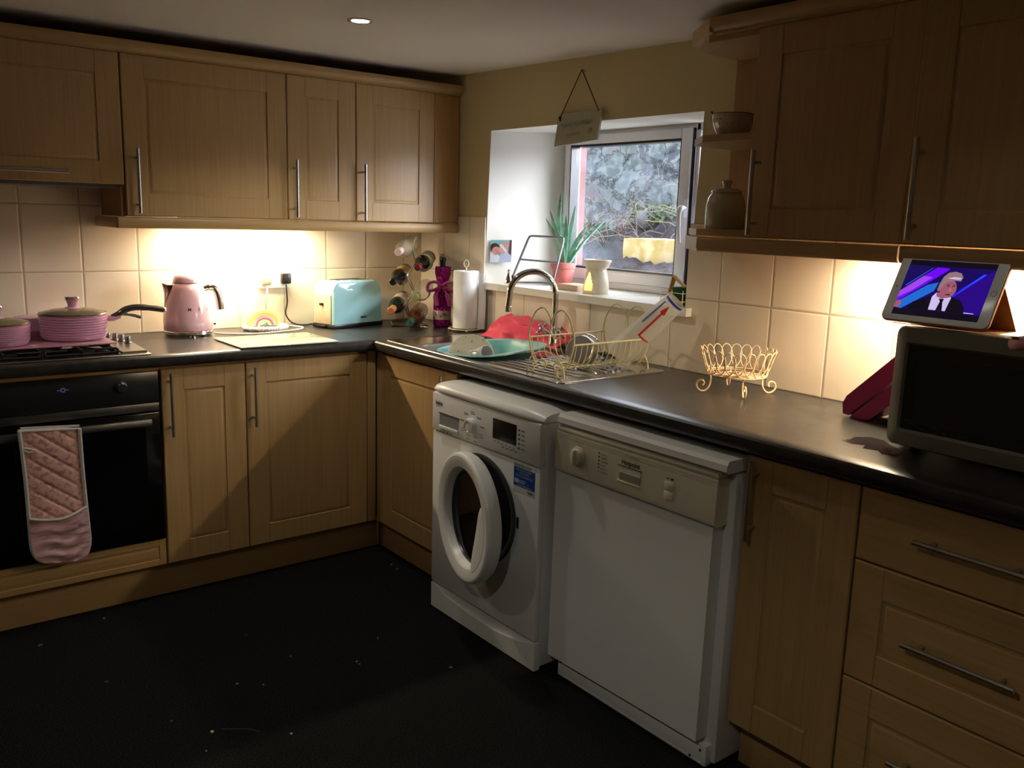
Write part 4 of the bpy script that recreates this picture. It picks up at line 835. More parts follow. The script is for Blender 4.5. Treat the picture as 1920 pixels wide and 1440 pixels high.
# translucent measuring beaker leaning at the right end
BK = mat('frosted_plastic', S(232, 228, 218), .35, alpha=.34)
t = thing('measuring_beaker', 'tall translucent plastic beaker with red and blue scales leaning in the rack', 'beaker', (-.17, -1.575, .96))
A0 = Vector((-.190, -1.585, .966)); A1 = Vector((-.105, -1.755, 1.165)); ax = (A1-A0).normalized(); ln = (A1-A0).length
part('cup', MB().lathe([(.0001, .004), (.050, .004), (.052, 0), (.0535, .002), (.036, ln), (.0345, ln), (.050, .008)], A0, 40, ax, cap=False), BK, t, ang=45)
sd_ = (Vector((-2.35, -3.73, 1.43))-A0); sd_ = (sd_-ax*sd_.dot(ax)).normalized(); wd = ax.cross(sd_)
def onb(a, s, lift=.0008):
    rr_ = .0535+(.036-.0535)*s/ln+lift; return A0+ax*s+sd_*math.cos(a)*rr_+wd*math.sin(a)*rr_
def strip(mb, a0, a1, s0, s1, mi, n=8):
    vs_ = [onb(a0+(a1-a0)*i/n, s, .0008) for s in (s0, s1) for i in range(n+1)]; mb.add(vs_, [(i, i+1, n+2+i, n+1+i) for i in range(n)], mi)
b = MB(); strip(b, -.10, .06, ln*.42, ln*.88, 0); strip(b, -.25, .22, ln*.80, ln*.82, 0); b.add([onb(-.26, ln*.82), onb(.22, ln*.82), onb(-.02, ln*.93)], [(0, 1, 2)], 0); strip(b, -.1, .95, ln*.405, ln*.425, 0)
strip(b, -.72, -.56, ln*.55, ln*.93, 1); strip(b, -1.0, 1.2, ln*.965, ln*.995, 1, 20)
for k in range(9): strip(b, .62+.1*(k % 2), .78, ln*(.35+.06*k), ln*(.355+.06*k)+.0012, 2); 
part('printed_scale', b, [mat('scale_red', S(190, 44, 44), .5), mat('scale_blue', S(46, 60, 160), .5), mat('scale_grey', S(150, 150, 150), .5)], t)

# ------------------------------------------------------------ paper towel
t = thing('paper_towel_holder', 'cream wire paper towel holder with a full white roll', 'paper towel', (-.078, -.498, .9145)); c = Vector((-.078, -.498, .9145))
b = MB(); b.tube([c+Vector((.072*math.cos(a), .072*math.sin(a), .010)) for a in [2*PI*i/36 for i in range(36)]], .0026, 8, closed=True); b.tube([c+Vector((0, 0, .01)), c+Vector((0, 0, .285))], .0028, 8)
b.tube([c+Vector((-.072, 0, .010)), c+Vector((.072, 0, .010))], .0022, 6); b.tube([c+Vector((0, 0, .283))+Vector((.009*math.sin(a), -.006*math.sin(a), .016-.016*math.cos(a))) for a in [2*PI*i/16 for i in range(16)]], .0020, 6, closed=True)
for a in (.3, 2.4, 4.2): b.ball(c+Vector((.072*math.cos(a), .072*math.sin(a), .0065)), .0062, n=6)
part('wire_stand', b, CREAMW, t)
def tow(u, v):
    a = 2*PI*u; r_ = .0565+.0008*NZ.noise(Vector((math.cos(a)*9, math.sin(a)*9, v*30))); return (c.x+r_*math.cos(a), c.y+r_*math.sin(a), c.z+.014+.252*v)
b = MB(); b.grid(tow, 72, 40, closeu=True); b.lathe([(.0565, .266), (.053, .268), (.022, .268), (.020, .262)], c, 48, cap=False); b.lathe([(.0565, .014), (.02, .014)], c, 48, cap=False)
part('paper_roll', b, mat('paper_towel', S(232, 232, 230), .95, bump=(90, .5, .002)), t, ang=60)
b = MB(); b.grid(lambda u, v: (c.x+.030+.022*u+.004*math.sin(v*3), c.y-.050-.030*u-.006*math.sin(u*4), c.z+.012+.246*v), 8, 12); b2 = [p+Vector((.0015, .0015, 0)) for p in b.v]
b.add(b2, [f for f in b.f]); part('loose_sheet', b, mat('paper_towel'), t, ang=60)

# ------------------------------------------------------------ wine rack and bottles
t = thing('wine_rack', 'chrome wire wine rack curving up the corner beside the pink bottle bag', 'wine rack', (-.20, -.24, .9145))
WR = mat('rack_chrome', (.80, .76, .68, 1), .22, .85)
bd = Vector((.62, .785, 0)).normalized()      # bottle axis, neck towards the room
side = Vector((bd.y, -bd.x, 0))
slots = [(-.262, -.27, 1.272), (-.172, -.285, 1.205), (-.288, -.27, 1.143), (-.186, -.29, 1.072), (-.298, -.27, 1.017), (-.210, -.285, .960)]
b = MB(); b.tube([(-.300, -.235, .9175), (-.166, -.330, .9175), (-.085, -.125, .9175), (-.215, -.075, .9175)], .003, 8, closed=True)
part('base_frame', b, WR, t)
ctr = []
for i, (x, y, z) in enumerate(slots): ctr.append(Vector((x, y, z)))
for off in (.012, .075):
    b = MB(); pts = [Vector((-.215, -.255, .918))+bd*off*1.4]
    for i in range(5, -1, -1):
        sg = 1 if i % 2 == 0 else -1; mid = ctr[i]+bd*off; pts.append(mid+side*sg*.036+Vector((0, 0, .004)))
        if i: pts.append((ctr[i]+ctr[i-1])/2+bd*off)
    pts.append(ctr[0]+bd*off+side*.050+Vector((0, 0, .050)))
    b.tube(catmull(pts, 5), .0034, 8); part('spine', b, WR, t)
for p in ctr:
    b = MB()
    for off in (.018, .072):
        q = p+bd*off; b.tube(arc(q, side, (0, 0, -1), .0395, -.25, PI+.25, 18), .0030, 6)
    for s_ in (-.25, PI+.25):
        e = side*math.cos(s_)*.0395+Vector((0, 0, -1))*math.sin(s_)*.0395; b.tube([p+bd*.018+e, p+bd*.072+e], .0030, 6)
    part('cradle', b, WR, t)
GLK = dict(rough=.06, trans=.0, coat=.5)
def bottle(p, glass, cap_m, label_m, lab, cap_r=.0145, ghost=False, yaw=-.07, tilt=.11):
    P = Vector(p); dx = Matrix.Rotation(yaw, 3, 'Z') @ (-bd); dx = (dx+Vector((0, 0, -tilt))).normalized()   # towards the neck
    b0 = P-dx*.155
    t = thing('wine_bottle', lab, 'bottle', b0, 0, 'bottles in the wine rack')
    part('glass', MB().lathe([(.0001, .004), (.030, 0), (.0355, .004), (.0355, .165), (.033, .185), (.022, .205), (.0145, .220), (.0135, .275), (.0145, .277)], b0, 32, dx), glass, t, ang=50)
    part('capsule', MB().lathe([(.0142, .232), (cap_r, .234), (cap_r, .288), (cap_r-.002, .290), (.0001, .290)], b0, 24, dx, cap=False), cap_m, t)
    if label_m: part('paper_label', MB().lathe([(.0358, .05), (.0361, .051), (.0361, .139), (.0358, .14)], b0, 32, dx, cap=False), label_m, t)
CLR = mat('clear_glass_bottle', S(214, 204, 176), .06, alpha=.30, coat=.4); DRK = mat('dark_bottle_glass', S(14, 16, 12), .06, coat=.4); GRN = mat('green_bottle_glass', S(20, 34, 22), .06, coat=.4); AMB = mat('amber_bottle_glass', S(120, 72, 28), .08, alpha=.85, coat=.4)
bottle(slots[0], CLR, mat('blush_cap', S(206, 178, 172), .4), None, 'empty clear bottle with pale pink cap, topmost in the wine rack', .0165)
bottle(slots[1], DRK, mat('red_capsule', S(96, 22, 24), .4), mat('white_label', S(196, 180, 140), .6), 'dark bottle with a red capsule, upper right of the wine rack', .015)
bottle(slots[2], DRK, BLACK, mat('gold_label', S(204, 164, 92), .6), 'dark bottle with a gold label and black neck, third down in the wine rack', .015)
bottle(slots[3], CLR, mat('olive_cap', S(132, 134, 84), .4), None, 'clear bottle with an olive green cap, beside the pink bag bow', .016)
bottle(slots[4], GRN, mat('copper_capsule', S(178, 112, 62), .35), mat('pale_label', S(190, 180, 150), .6), 'green bottle with a copper capsule, lower left of the wine rack', .016)
bottle(slots[5], AMB, mat('teal_cap', S(52, 96, 90), .4), None, 'amber bottle with a teal cap, lowest in the wine rack', .016)

# sequinned bottle bag
t = thing('bottle_gift_bag', 'magenta sequinned bottle gift bag tied with a bow, beside the wine rack', 'gift bag', (-.098, -.300, .9145)); c = Vector((-.088, -.325, .9145))
SEQ = mat('magenta_sequins', S(214, 44, 160), .22, .65, col2=S(92, 8, 76), nscale=(150, 150, 150), nrange=(.35, .65), bump=(150, 1, .018)); SIL = mat('silver_sequins', S(176, 160, 146), .3, .5, col2=S(120, 60, 80), nscale=(60, 60, 60), nrange=(.5, .62), bump=(170, 1, .004))
def bag(z0, z1, fn, m, nm):
    b = MB(); b.grid(lambda u, v: (c.x+fn(u, z0+(z1-z0)*v)*math.cos(2*PI*u), c.y+fn(u, z0+(z1-z0)*v)*math.sin(2*PI*u), c.z+z0+(z1-z0)*v), 56, 24, closeu=True)
    return part(nm, b, m, t, ang=80)
def bf(u, z):
    base = .041 if z < .14 else .041+(.018-.041)*min(1, (z-.14)/.045) if z < .185 else .018+(.033-.018)*min(1, (z-.185)/.06)
    w_ = 0 if z < .12 else min(1, (z-.12)/.06)
    return base*(1+w_*.14*math.sin(2*PI*u*7+z*20))-(.006*(1-z/.008) if z < .008 else 0)
bag(0.001, .034, bf, SEQ, 'lower_band'); bag(.034, .076, lambda u, z: .0415, SIL, 'silver_band'); bag(.076, .275, bf, SEQ, 'sleeve')
b = MB(); b.lathe([(.0125, .10), (.0125, .300), (.0155, .301), (.0155, .316), (.0145, .318), (.0001, .318)], c, 24); part('bottle_neck', b, BLACK, t)
b = MB(); vd = Vector((.788, -.615, 0)); fd = Vector((-.61, -.77, 0))
for sg in (-1, 1):
    P = [c+Vector((0, 0, .188))+fd*.022]
    for (s, z, f_) in ((.03, .018, .012), (.060, .010, .010), (.066, -.020, .012), (.040, -.020, .020), (.008, -.004, .024)): P.append(c+Vector((0, 0, .188+z))+vd*sg*s+fd*(.018+f_*.5))
    b.tube(catmull(P, 5), [.010]+[.020]*24+[.008], 10, flat=.35)
    b.tube(catmull([c+Vector((0, 0, .186))+fd*.026, c+Vector((0, 0, .15))+vd*sg*.025+fd*.040, c+Vector((0, 0, .10))+vd*(sg*.030+.01)+fd*.046], 5), [.008]*5+[.018]*6, 10, flat=.3)
part('bow', b, mat('magenta_satin', S(176, 30, 128), .35, sheen=.4), t, ang=80)

# ------------------------------------------------------------ window sill things
t = thing('photo_print', 'small photograph of two children cheek to cheek stuck to the window reveal', 'photograph', (.065, -.562, 1.22))
P0 = Vector((.020, -.5365, 1.221)); P1 = Vector((.106, -.5795, 1.223)); uu = (P1-P0); vv = Vector((.002, 0, .099)); nn = uu.cross(vv).normalized()*.0012
def ph(u, v, l=1.0): return P0+uu*u+vv*v-Vector((.0, .004, 0))+nn*l
def pblob(mb, pts, mi, l): mb.add([ph(a, q, l) for a, q in pts], [tuple(range(len(pts)))], mi)
def ell(cu, cv, ru, rv, n=18, a0=0): return [(min(1, max(0, cu+ru*math.cos(2*PI*i/n+a0))), min(1, max(0, cv+rv*math.sin(2*PI*i/n+a0)))) for i in range(n)]
b = MB(); q = [ph(0, 0), ph(1, 0), ph(1, 1), ph(0, 1), ph(0, 0, 0), ph(1, 0, 0), ph(1, 1, 0), ph(0, 1, 0)]; b.add(q, [(0, 1, 2, 3), (7, 6, 5, 4), (0, 4, 5, 1), (1, 5, 6, 2), (2, 6, 7, 3), (3, 7, 4, 0)], 0)
pblob(b, [(.84, .2), (1, .2), (1, 1), (.90, 1)], 6, 1.2); pblob(b, [(0, 0), (.42, 0), (.52, .2), (.30, .42), (0, .45)], 1, 1.3); pblob(b, [(.40, 0), (1, 0), (.98, .30), (.75, .52), (.50, .44)], 5, 1.4)
pblob(b, ell(.20, .66, .22, .20), 2, 1.5); pblob(b, ell(.27, .52, .19, .19), 3, 1.6); pblob(b, ell(.60, .60, .19, .21), 4, 1.65); pblob(b, ell(.68, .76, .19, .17), 3, 1.7); pblob(b, [(.42, .76), (.50, .84), (.80, .50), (.72, .44)], 1, 1.8)
for a, q_ in ((.24, .55), (.33, .53), (.55, .58)): pblob(b, ell(a, q_, .018, .012, 8), 2, 1.9)
pblob(b, ell(.33, .44, .05, .012, 8), 6, 1.9)
part('picture', b, [mat('photo_teal', S(120, 168, 170), .3), mat('photo_white', S(206, 210, 222), .3), mat('photo_hair', S(70, 44, 40), .3), mat('photo_skin', S(196, 140, 128), .3), mat('photo_skin_rose', S(206, 150, 142), .3), mat('photo_lilac', S(176, 180, 206), .3), mat('photo_maroon', S(96, 62, 66), .3)], t, ang=0, smooth=False)
t = thing('silver_figurine', 'small shiny silver angel figurine on the left of the window sill', 'figurine', (.042, -.655, 1.1345)); c = (.042, -.655, 1.1345)
part('body', MB().lathe([(.0001, 0), (.019, 0), (.020, .004), (.015, .020), (.009, .038), (.0075, .044), (.0055, .048), (.0001, .049)], c, 24, cap=False), CHROME, t, ang=50)
part('head', MB().ball((.042, -.655, 1.1345+.055), .0085), CHROME, t)
b = MB(); b.grid(lambda u, v: Vector((.048, -.655, 1.158))+Vector((.010*v, -.022*v, .03*(u-.3)-.02*v)), 6, 6); b.grid(lambda u, v: Vector((.050, -.655, 1.158))+Vector((.010*v, -.022*v, .03*(u-.3)-.02*v)), 6, 6); part('wing', b, CHROME, t)
# metal stand
t = thing('metal_stand', 'grey metal easel-like stand on the sill beside the aloe', 'stand', (.08, -.79, 1.1345)); GM = mat('grey_metal_bar', S(128, 132, 140), .4, .6)
b = MB(); A, B_, C_, D = Vector((.050, -.655, 1.139)), Vector((.110, -.705, 1.345)), Vector((.110, -.935, 1.345)), Vector((.050, -.935, 1.139))
b.tube([A, A.lerp(B_, .92)]+[A.lerp(B_, .96)+Vector((.001, -.004, .004))]+[B_+Vector((0, -.015, 0)), C_+Vector((0, .015, 0))]+[D.lerp(C_, .96)+Vector((.001, .004, .004)), D.lerp(C_, .92), D], .0048, 10)
b.tube([A.lerp(B_, .50), D.lerp(C_, .50)], .0042, 8); b.tube([A+Vector((.0, 0, .001)), A+Vector((.13, -.06, .001)), D+Vector((.13, .03, .001)), D+Vector((0, 0, .001))], .0042, 8)
part('frame', b, GM, t)
# aloe
t = thing('aloe_plant', 'aloe plant with long pointed leaves in a terracotta pot on the sill', 'potted plant', (.215, -.815, 1.1345)); c = Vector((.215, -.815, 1.1345))
part('pot', MB().lathe([(.0001, 0), (.038, 0), (.040, .003), (.050, .075), (.054, .076), (.056, .100), (.052, .101), (.048, .085), (.0001, .085)], c, 40, cap=False), mat('terracotta', S(188, 104, 96), .7, col2=S(160, 84, 78), nscale=(12, 12, 12)), t, ang=30)
part('soil', MB().lathe([(.0001, .094), (.030, .093), (.051, .087)], c, 24, cap=False), mat('potting_soil', S(44, 36, 32), .95, bump=(60, 1, .01)), t)
ALO = mat('aloe_green', S(140, 176, 154), .4, col2=S(104, 146, 122), nscale=(30, 30, 30)); Rr = Vector((.788, -.615, 0)); Ff = Vector((.61, .77, 0))
lv = [(-.060, .235, -.02, .010), (-.018, .32, .0, .012), (-.05, .19, .02, .012), (-.072, .20, .0, .011), (.040, .260, .03, .010), (.002, .215, -.03, .013), (.085, .170, .0, .012), (.150, .195, -.01, .014), (.140, .18, .02, .011), (-.01, .225, .04, .009), (-.03, .15, -.04, .013)]
for i, (dx_, h, df_, w_) in enumerate(lv):
    base = c+Vector((0, 0, .088))+Rr*dx_*.14+Ff*df_*.4; tip = base+Rr*dx_+Ff*df_+Vector((0, 0, h))
    mid = base.lerp(tip, .45)+Rr*dx_*(-.02)+Vector((0, 0, .02))-Rr*(.018 if i == 1 else -.004); P = catmull([base, mid, tip], 8)
    b = MB(); k = len(P); b.tube(P, [w_*1.45*(1-.25*(j/(k-1))) * (1 if j < k-5 else (k-1-j)/5+.04) for j in range(k)], 10, flat=.36); part('leaf', b, ALO, t, ang=70)
# small block and oil burner
solo('small_box', MB().box((.060, -1.082, 1.1345), (.160, -.955, 1.158), .002), mat('kraft_box', S(190, 160, 136), .7), 'small flat beige box between the aloe pot and the oil burner', 'box', (.11, -1.02, 1.1345))
t = thing('oil_burner', 'cream ceramic oil burner with a glowing opening on the window sill', 'oil burner', (.085, -1.165, 1.1345)); c = Vector((.085, -1.165, 1.1345))
BUR = mat('burner_glaze', S(240, 232, 210), .35, col2=S(228, 214, 184), nscale=(20, 20, 20), sub=.05)
od = Vector((-.93, .05, 0)).normalized(); oa = math.atan2(-.06, -1)
def br(z): return .050-.0*z if z < .01 else .050+(-.014)*((z-.01)/.085)**1.6 if z < .095 else .036+.020*((z-.095)/.033)**.8
b = MB(); NU, NV = 72, 52
vs_ = []
for j in range(NV+1):
    z = .130*j/NV
    for i in range(NU):
        a = 2*PI*i/NU; vs_.append(c+Vector((br(z)*math.cos(a), br(z)*math.sin(a), z)))
def inhole(a, z):
    d = (a-oa+PI) % (2*PI)-PI; w_ = .48*math.sqrt(max(0, 1-((z-.022)/.064)**2)) if z > .022 else .48; w_ *= 1-.45*max(0, (z-.035)/.05)
    return abs(d) < w_ and .012 < z < .084
fs_ = [(j*NU+i, j*NU+(i+1) % NU, (j+1)*NU+(i+1) % NU, (j+1)*NU+i) for j in range(NV) for i in range(NU) if not inhole(2*PI*(i+.5)/NU, .130*(j+.5)/NV)]
b.add(vs_, fs_); b.lathe([(.0001, 0), (.050, 0)], c, 72, cap=False); b.lathe([(.056, .130), (.053, .131), (.046, .121), (.034, .112), (.0001, .109)], c, 72, cap=False); 
o = part('body', b, BUR, t, ang=60); sm = o.modifiers.new('wall', 'SOLIDIFY'); sm.thickness = .004; sm.offset = 0
part('tealight', MB().lathe([(.0001, .0), (.019, .0), (.019, .014), (.017, .014), (.0001, .012)], c+Vector((0, 0, .003)), 24), STEEL, t)
part('flame', MB().lathe([(.0001, 0), (.004, .006), (.0045, .011), (.002, .020), (.0001, .026)], c+Vector((0, 0, .018)), 12, cap=False), mat('flame', S(255, 210, 90), .5, emit=((1, .75, .25, 1), 30)), t)
lamp('tealight_lamp', 'POINT', c+Vector((0, 0, .045)), .16, (1, .68, .25), shadow_soft_size=.012)
# wire brush holder at the right end of the sill
t = thing('sponge_basket', 'wire basket with a brush and sponge at the right end of the sill', 'basket', (.05, -1.665, 1.1345))
b = MB()
for z in (1.152, 1.180): b.tube([(-.010, -1.60, z), (.075, -1.60, z), (.075, -1.70, z), (-.010, -1.70, z)], .0016, 6, closed=True)
for (x, y) in ((-.010, -1.60), (.075, -1.60), (-.010, -1.70), (.075, -1.70), (.03, -1.60), (-.010, -1.65)): b.tube([(x, y, 1.136), (x, y, 1.190)], .0016, 6)
part('wire_frame', b, CREAMW, t)
part('sponge', MB().box((.005, -1.69, 1.137), (.06, -1.635, 1.20), .006), mat('sponge_green', S(30, 70, 50), .95, bump=(90, 1, .004)), t)
solo('washing_up_brush', MB().tube([(.02, -1.685, 1.20), (.022, -1.63, 1.235), (.03, -1.60, 1.165)], [.008, .012, .008], 10, flat=.5), mat('brush_amber', S(206, 160, 84), .5), 'amber curved brush handle standing in the sill basket', 'brush', (.03, -1.61, 1.15))
solo('white_bottle_cap', MB().ball((.14, -1.520, 1.151), .0155), mat('clear_white', S(235, 238, 245), .15), 'round white glassy ball beside the sponge basket on the sill', 'ball', (.14, -1.52, 1.1345))

# hanging sign
t = thing('hanging_sign', 'pale wooden hanging sign reading make yourself at home, over the window', 'sign', (-.006, -1.13, 1.70))
sq = [Vector((-.006, -1.010, 1.822)), Vector((-.006, -1.252, 1.829)), Vector((-.016, -1.244, 1.716)), Vector((-.016, -1.000, 1.700))]; tk = Vector((.009, 0, 0))
b = MB(); b.add([p-tk*.5 for p in sq]+[p+tk*.5 for p in sq], [(3, 2, 1, 0), (4, 5, 6, 7), (0, 1, 5, 4), (1, 2, 6, 5), (2, 3, 7, 6), (3, 0, 4, 7)]); part('board', b, mat('sign_sage', S(176, 174, 152), .7), t)
b = MB(); su = (sq[2]-sq[3]).normalized(); sv_ = Vector((.08, 0, 1)).normalized(); so = sq[3]-tk*.55
text_mb(b, 'MAKE YOURSELF', so+(sq[2]-sq[3])*.5+sv_*.066, su, sv_, .0235, align='CENTER', lift=.0006); text_mb(b, 'at home', so+(sq[2]-sq[3])*.45+sv_*.030, su, sv_, .022, align='CENTER', lift=.0006)
hp = so+(sq[2]-sq[3])*.83+sv_*.036
for s_ in (-1, 1): b.tube([hp+su*.0+sv_*-.008+Vector((-.001, 0, 0)), hp+su*.010*s_+sv_*.004+Vector((-.001, 0, 0)), hp+su*.006*s_+sv_*.011+Vector((-.001, 0, 0)), hp+sv_*.004+Vector((-.001, 0, 0))], .0010, 5)
part('lettering', b, mat('sign_letters', S(120, 124, 116), .7), t)
pk_ = Vector((-.012, -1.136, 1.978))
b = MB(); b.tube([sq[0]+Vector((-.006, -.012, -.010)), pk_], .0020, 6); b.tube([pk_, sq[1]+Vector((-.006, .014, -.008))], .0020, 6); b.ball(sq[0]+Vector((-.008, -.012, -.014)), .006, n=6); b.tube([sq[0]+Vector((-.008, -.010, -.010)), sq[0]+Vector((-.010, -.016, -.026))], .003, 6)
part('cord', b, mat('brown_cord', S(76, 54, 30), .8), t)
b = MB(); b.tube([(.006, -1.136, 1.974), (-.014, -1.136, 1.976), (-.016, -1.136, 1.982)], .0016, 6); part('nail', b, STEEL, t)

# ------------------------------------------------------------ shelf china
t = thing('sugar_bowl', 'cream spotted china bowl with a brown rim on the middle end shelf', 'bowl', (-.19, -2.005, 1.672)); c = (-.185, -2.00, 1.6722)
CH = mat('cream_china', S(206, 192, 170), .12, coat=.5)
part('bowl', MB().lathe([(.0001, 0), (.034, 0), (.036, .004), (.052, .022), (.059, .045), (.060, .066), (.058, .067), (.055, .045), (.03, .008), (.0001, .006)], c, 48, cap=False), CH, t, ang=50)
b = MB(); b.tube([Vector(c)+Vector((.0595*math.cos(a), .0595*math.sin(a), .067)) for a in [2*PI*i/48 for i in range(48)]], .0014, 6, closed=True); part('brown_rim', b, mat('brown_glaze', S(84, 50, 30), .3), t)
b = MB(); random.seed(2)
for i in range(34):
    a = random.uniform(0, 2*PI); z = random.choice((.022, .036, .050, .060)); r_ = {.022: .0525, .036: .0568, .050: .0597, .060: .0603}[z]; b.ball(Vector(c)+Vector((r_*math.cos(a), r_*math.sin(a), z)), .0016, n=4)
part('spots', b, mat('brown_glaze'), t)
b = MB(); b.tube([Vector(c)+Vector((-.020, .055, .066)), Vector(c)+Vector((-.026, .062, .078))], [.004, .0025], 6); part('spoon_tip', b, DT, t)
t = thing('storage_jar', 'cream lidded storage jar with embossed letters on the lowest end shelf', 'jar', (-.19, -2.0, 1.4062)); c = Vector((-.19, -2.000, 1.4064))
JR = mat('jar_glaze', S(190, 186, 160), .10, coat=.5)
part('jar', MB().lathe([(.0001, 0), (.055, 0), (.058, .004), (.059, .040), (.0575, .070), (.052, .092), (.044, .104), (.040, .106), (.0001, .106)], c, 48, cap=False), JR, t, ang=50)
l = part('lid', MB().lathe([(.043, .106), (.045, .109), (.043, .113), (.030, .119), (.012, .121), (.010, .128), (.014, .134), (.0145, .141), (.010, .145), (.0001, .146)], c, 40), JR, t, ang=50)
b = MB(); jd = Vector((-.80, .20, 0)).normalized(); ju = Vector((0, 0, 1)); jv = Vector((0, 0, 1)).cross(jd)
for i, ch in enumerate('SWEETS'): 
    text_mb(b, ch, c+jd*.0592+Vector((0, 0, .066-.0115*i))-jv*.004, jv*1.0, ju, .013, lift=.0006, thick=.0004)
part('embossed_letters', b, mat('jar_gold', S(206, 196, 140), .3), t)

# ------------------------------------------------------------ wire basket
t = thing('wire_basket', 'blush looped wire basket on three scrolled feet on the worktop', 'basket', (-.165, -2.075, .9145)); c = Vector((-.168, -2.072, .9145))
b = MB(); N = 22; K = 14; pts = []
for k in range(N*K):
    tt = 2*PI*k/K; th = 2*PI*(k/K)/N+.235*math.sin(tt); v = .5-.5*math.cos(tt); r_ = .089+.024*v; pts.append(c+Vector((r_*math.cos(th), r_*math.sin(th), .060+.076*v)))
b.tube(pts, .0018, 6, closed=True); part('looped_side', b, PEACH, t, ang=80)
b = MB()
for r_, z in ((.089, .058), (.087, .064), (.045, .0565)): b.tube([c+Vector((r_*math.cos(a), r_*math.sin(a), z)) for a in [2*PI*i/40 for i in range(40)]], .0020, 6, closed=True)
for i in range(16):
    a = PI*2*i/16; b.tube([c+Vector((.012*math.cos(a), .012*math.sin(a), .055)), c+Vector((.089*math.cos(a), .089*math.sin(a), .058))], .0016, 6)
part('base_grid', b, PEACH, t)
RI = Vector((.788, -.615, 0)); FW = Vector((-.61, -.77, 0))
for d_ in (-RI, RI, FW, -FW):
    q = lambda s, z: c+d_*s+Vector((0, 0, z))
    P = [q(.082, .058), q(.079, .042), q(.082, .020), q(.094, .0045), q(.110, .0045), q(.121, .018), q(.118, .033), q(.105, .037), q(.098, .028), q(.103, .021)]
    part('scroll_foot', MB().tube(catmull(P, 5), .0028, 8), PEACH, t)

# ------------------------------------------------------------ microwave, tablet, knife block
t = thing('microwave', 'grey microwave oven with a black glass door at the right of the worktop', 'microwave', (-.22, -2.93, .9145)); F = FR
MW = mat('silver_grey_plastic', S(122, 120, 108), .38)
b = MB(); fbox(b, F, 2.700, 3.205, .035, .385, .930, 1.200, .012); part('casing', b, MW, t)
b = MB()
def mring(u0, u1, z0, z1, r, n, k=6):
    P = []
    for cu, cz_, a0 in ((u1-r, z1-r, 0), (u0+r, z1-r, PI/2), (u0+r, z0+r, PI), (u1-r, z0+r, 1.5*PI)): P += [F(cu+r*math.cos(a0+PI/2*i/k), n, cz_+r*math.sin(a0+PI/2*i/k)) for i in range(k+1)]
    return P
rs = [mring(2.688, 3.215, .926, 1.207, .022, .385), mring(2.688, 3.215, .926, 1.207, .022, .395), mring(2.692, 3.211, .930, 1.203, .022, .402), mring(2.716, 3.187, .962, 1.170, .006, .406), mring(2.720, 3.183, .968, 1.164, .004, .399)]
m = len(rs[0]); b.add([p for r_ in rs for p in r_], [(i*m+k, i*m+(k+1) % m, (i+1)*m+(k+1) % m, (i+1)*m+k) for i in range(4) for k in range(m)]+[tuple(range(m))])
d = part('door', b, MW, t, ang=50)
b = MB(); fbox(b, F, 2.7195, 3.1835, .396, .3985, .9675, 1.1645); part('door_glass', b, mat('microwave_glass', S(14, 15, 13), .12), d)
b = MB(); fbox(b, F, 2.745, 3.09, .3985, .3989, .985, 1.140); part('viewing_mesh', b, mat('mesh_dark', S(26, 27, 24), .35), d)
b = MB(); q = lambda u, z: F(u, .3993, z)
b.tube(catmull([q(2.727, .982), q(2.745, .983), q(2.768, .976), q(2.790, .970), q(2.806, .971), q(2.811, .977), q(2.802, .982), q(2.785, .983)], 4), [.0005]*5+[.0012]*20+[.0004]*4, 6, flat=.3)
text_mb(b, '800W', F(2.727, .3992, .9865), F(1, 0, 0), (0, 0, 1), .009, thick=.0001); text_mb(b, '800 W  CAT E', F(2.818, .3992, .972), F(1, 0, 0), (0, 0, 1), .009)
part('printed_markings', b, mat('faint_grey_print', S(74, 76, 72), .5), d)
b = MB()
for u in (2.74, 3.17):
    for n_ in (.07, .36): b.lathe([(.013, 0), (.012, .016)], F(u, n_, .9147), 16)
part('feet', b, BLACK, t)
# tablet
t = thing('tablet', 'white tablet showing a man in a dark suit, propped on the microwave', 'tablet', (-.385, -2.755, 1.2085))
T0 = Vector((-.408, -2.648, 1.2195)); TU = Vector((0, -.2435, .0)); th_ = math.radians(26.5); TV = Vector((math.sin(th_), -.004/.16, math.cos(th_))).normalized(); TN = Vector(TU).normalized().cross(TV).normalized(); 
TU = TU.normalized(); W_, H_ = .240, .163
if TN.x > 0: TN = -TN
def tp(u, v, l=0): return T0+TU*u*W_+TV*v*H_+TN*l
def rrect(w0, w1, h0, h1, r, l, k=6):
    P = []
    for cu, cv, a0 in ((w1-r, h1-r, 0), (w0+r, h1-r, PI/2), (w0+r, h0+r, PI), (w1-r, h0+r, 1.5*PI)): P += [T0+TU*(cu+r*math.cos(a0+PI/2*i/k))+TV*(cv+r*math.sin(a0+PI/2*i/k))+TN*l for i in range(k+1)]
    return P
def tl(rs_, b=None, mi=0):
    b = b or MB(); m = len(rs_[0]); return b.add([p for r_ in rs_ for p in r_], [(i*m+k, i*m+(k+1) % m, (i+1)*m+(k+1) % m, (i+1)*m+k) for i in range(len(rs_)-1) for k in range(m)]+[tuple(range(m))[::-1], tuple(range((len(rs_)-1)*m, len(rs_)*m))], mi)
part('body', tl([rrect(.002, W_-.002, .002, H_-.002, .011, -.0085), rrect(0, W_, 0, H_, .013, -.006), rrect(0, W_, 0, H_, .013, -.001), rrect(.001, W_-.001, .001, H_-.001, .012, 0)]), mat('tablet_white_glow', S(226, 222, 214), .2, emit=(S(214, 214, 205), .06)), t, ang=50)  # white tablet body given a faint glow of its own
part('case_edge', tl([rrect(-.002, W_+.002, -.002, H_+.002, .015, -.0105), rrect(-.002, W_+.002, -.002, H_+.002, .015, -.004), rrect(.0, W_, .0, H_, .013, -.003)]), mat('orange_case', S(202, 120, 84), .5), t, ang=50)
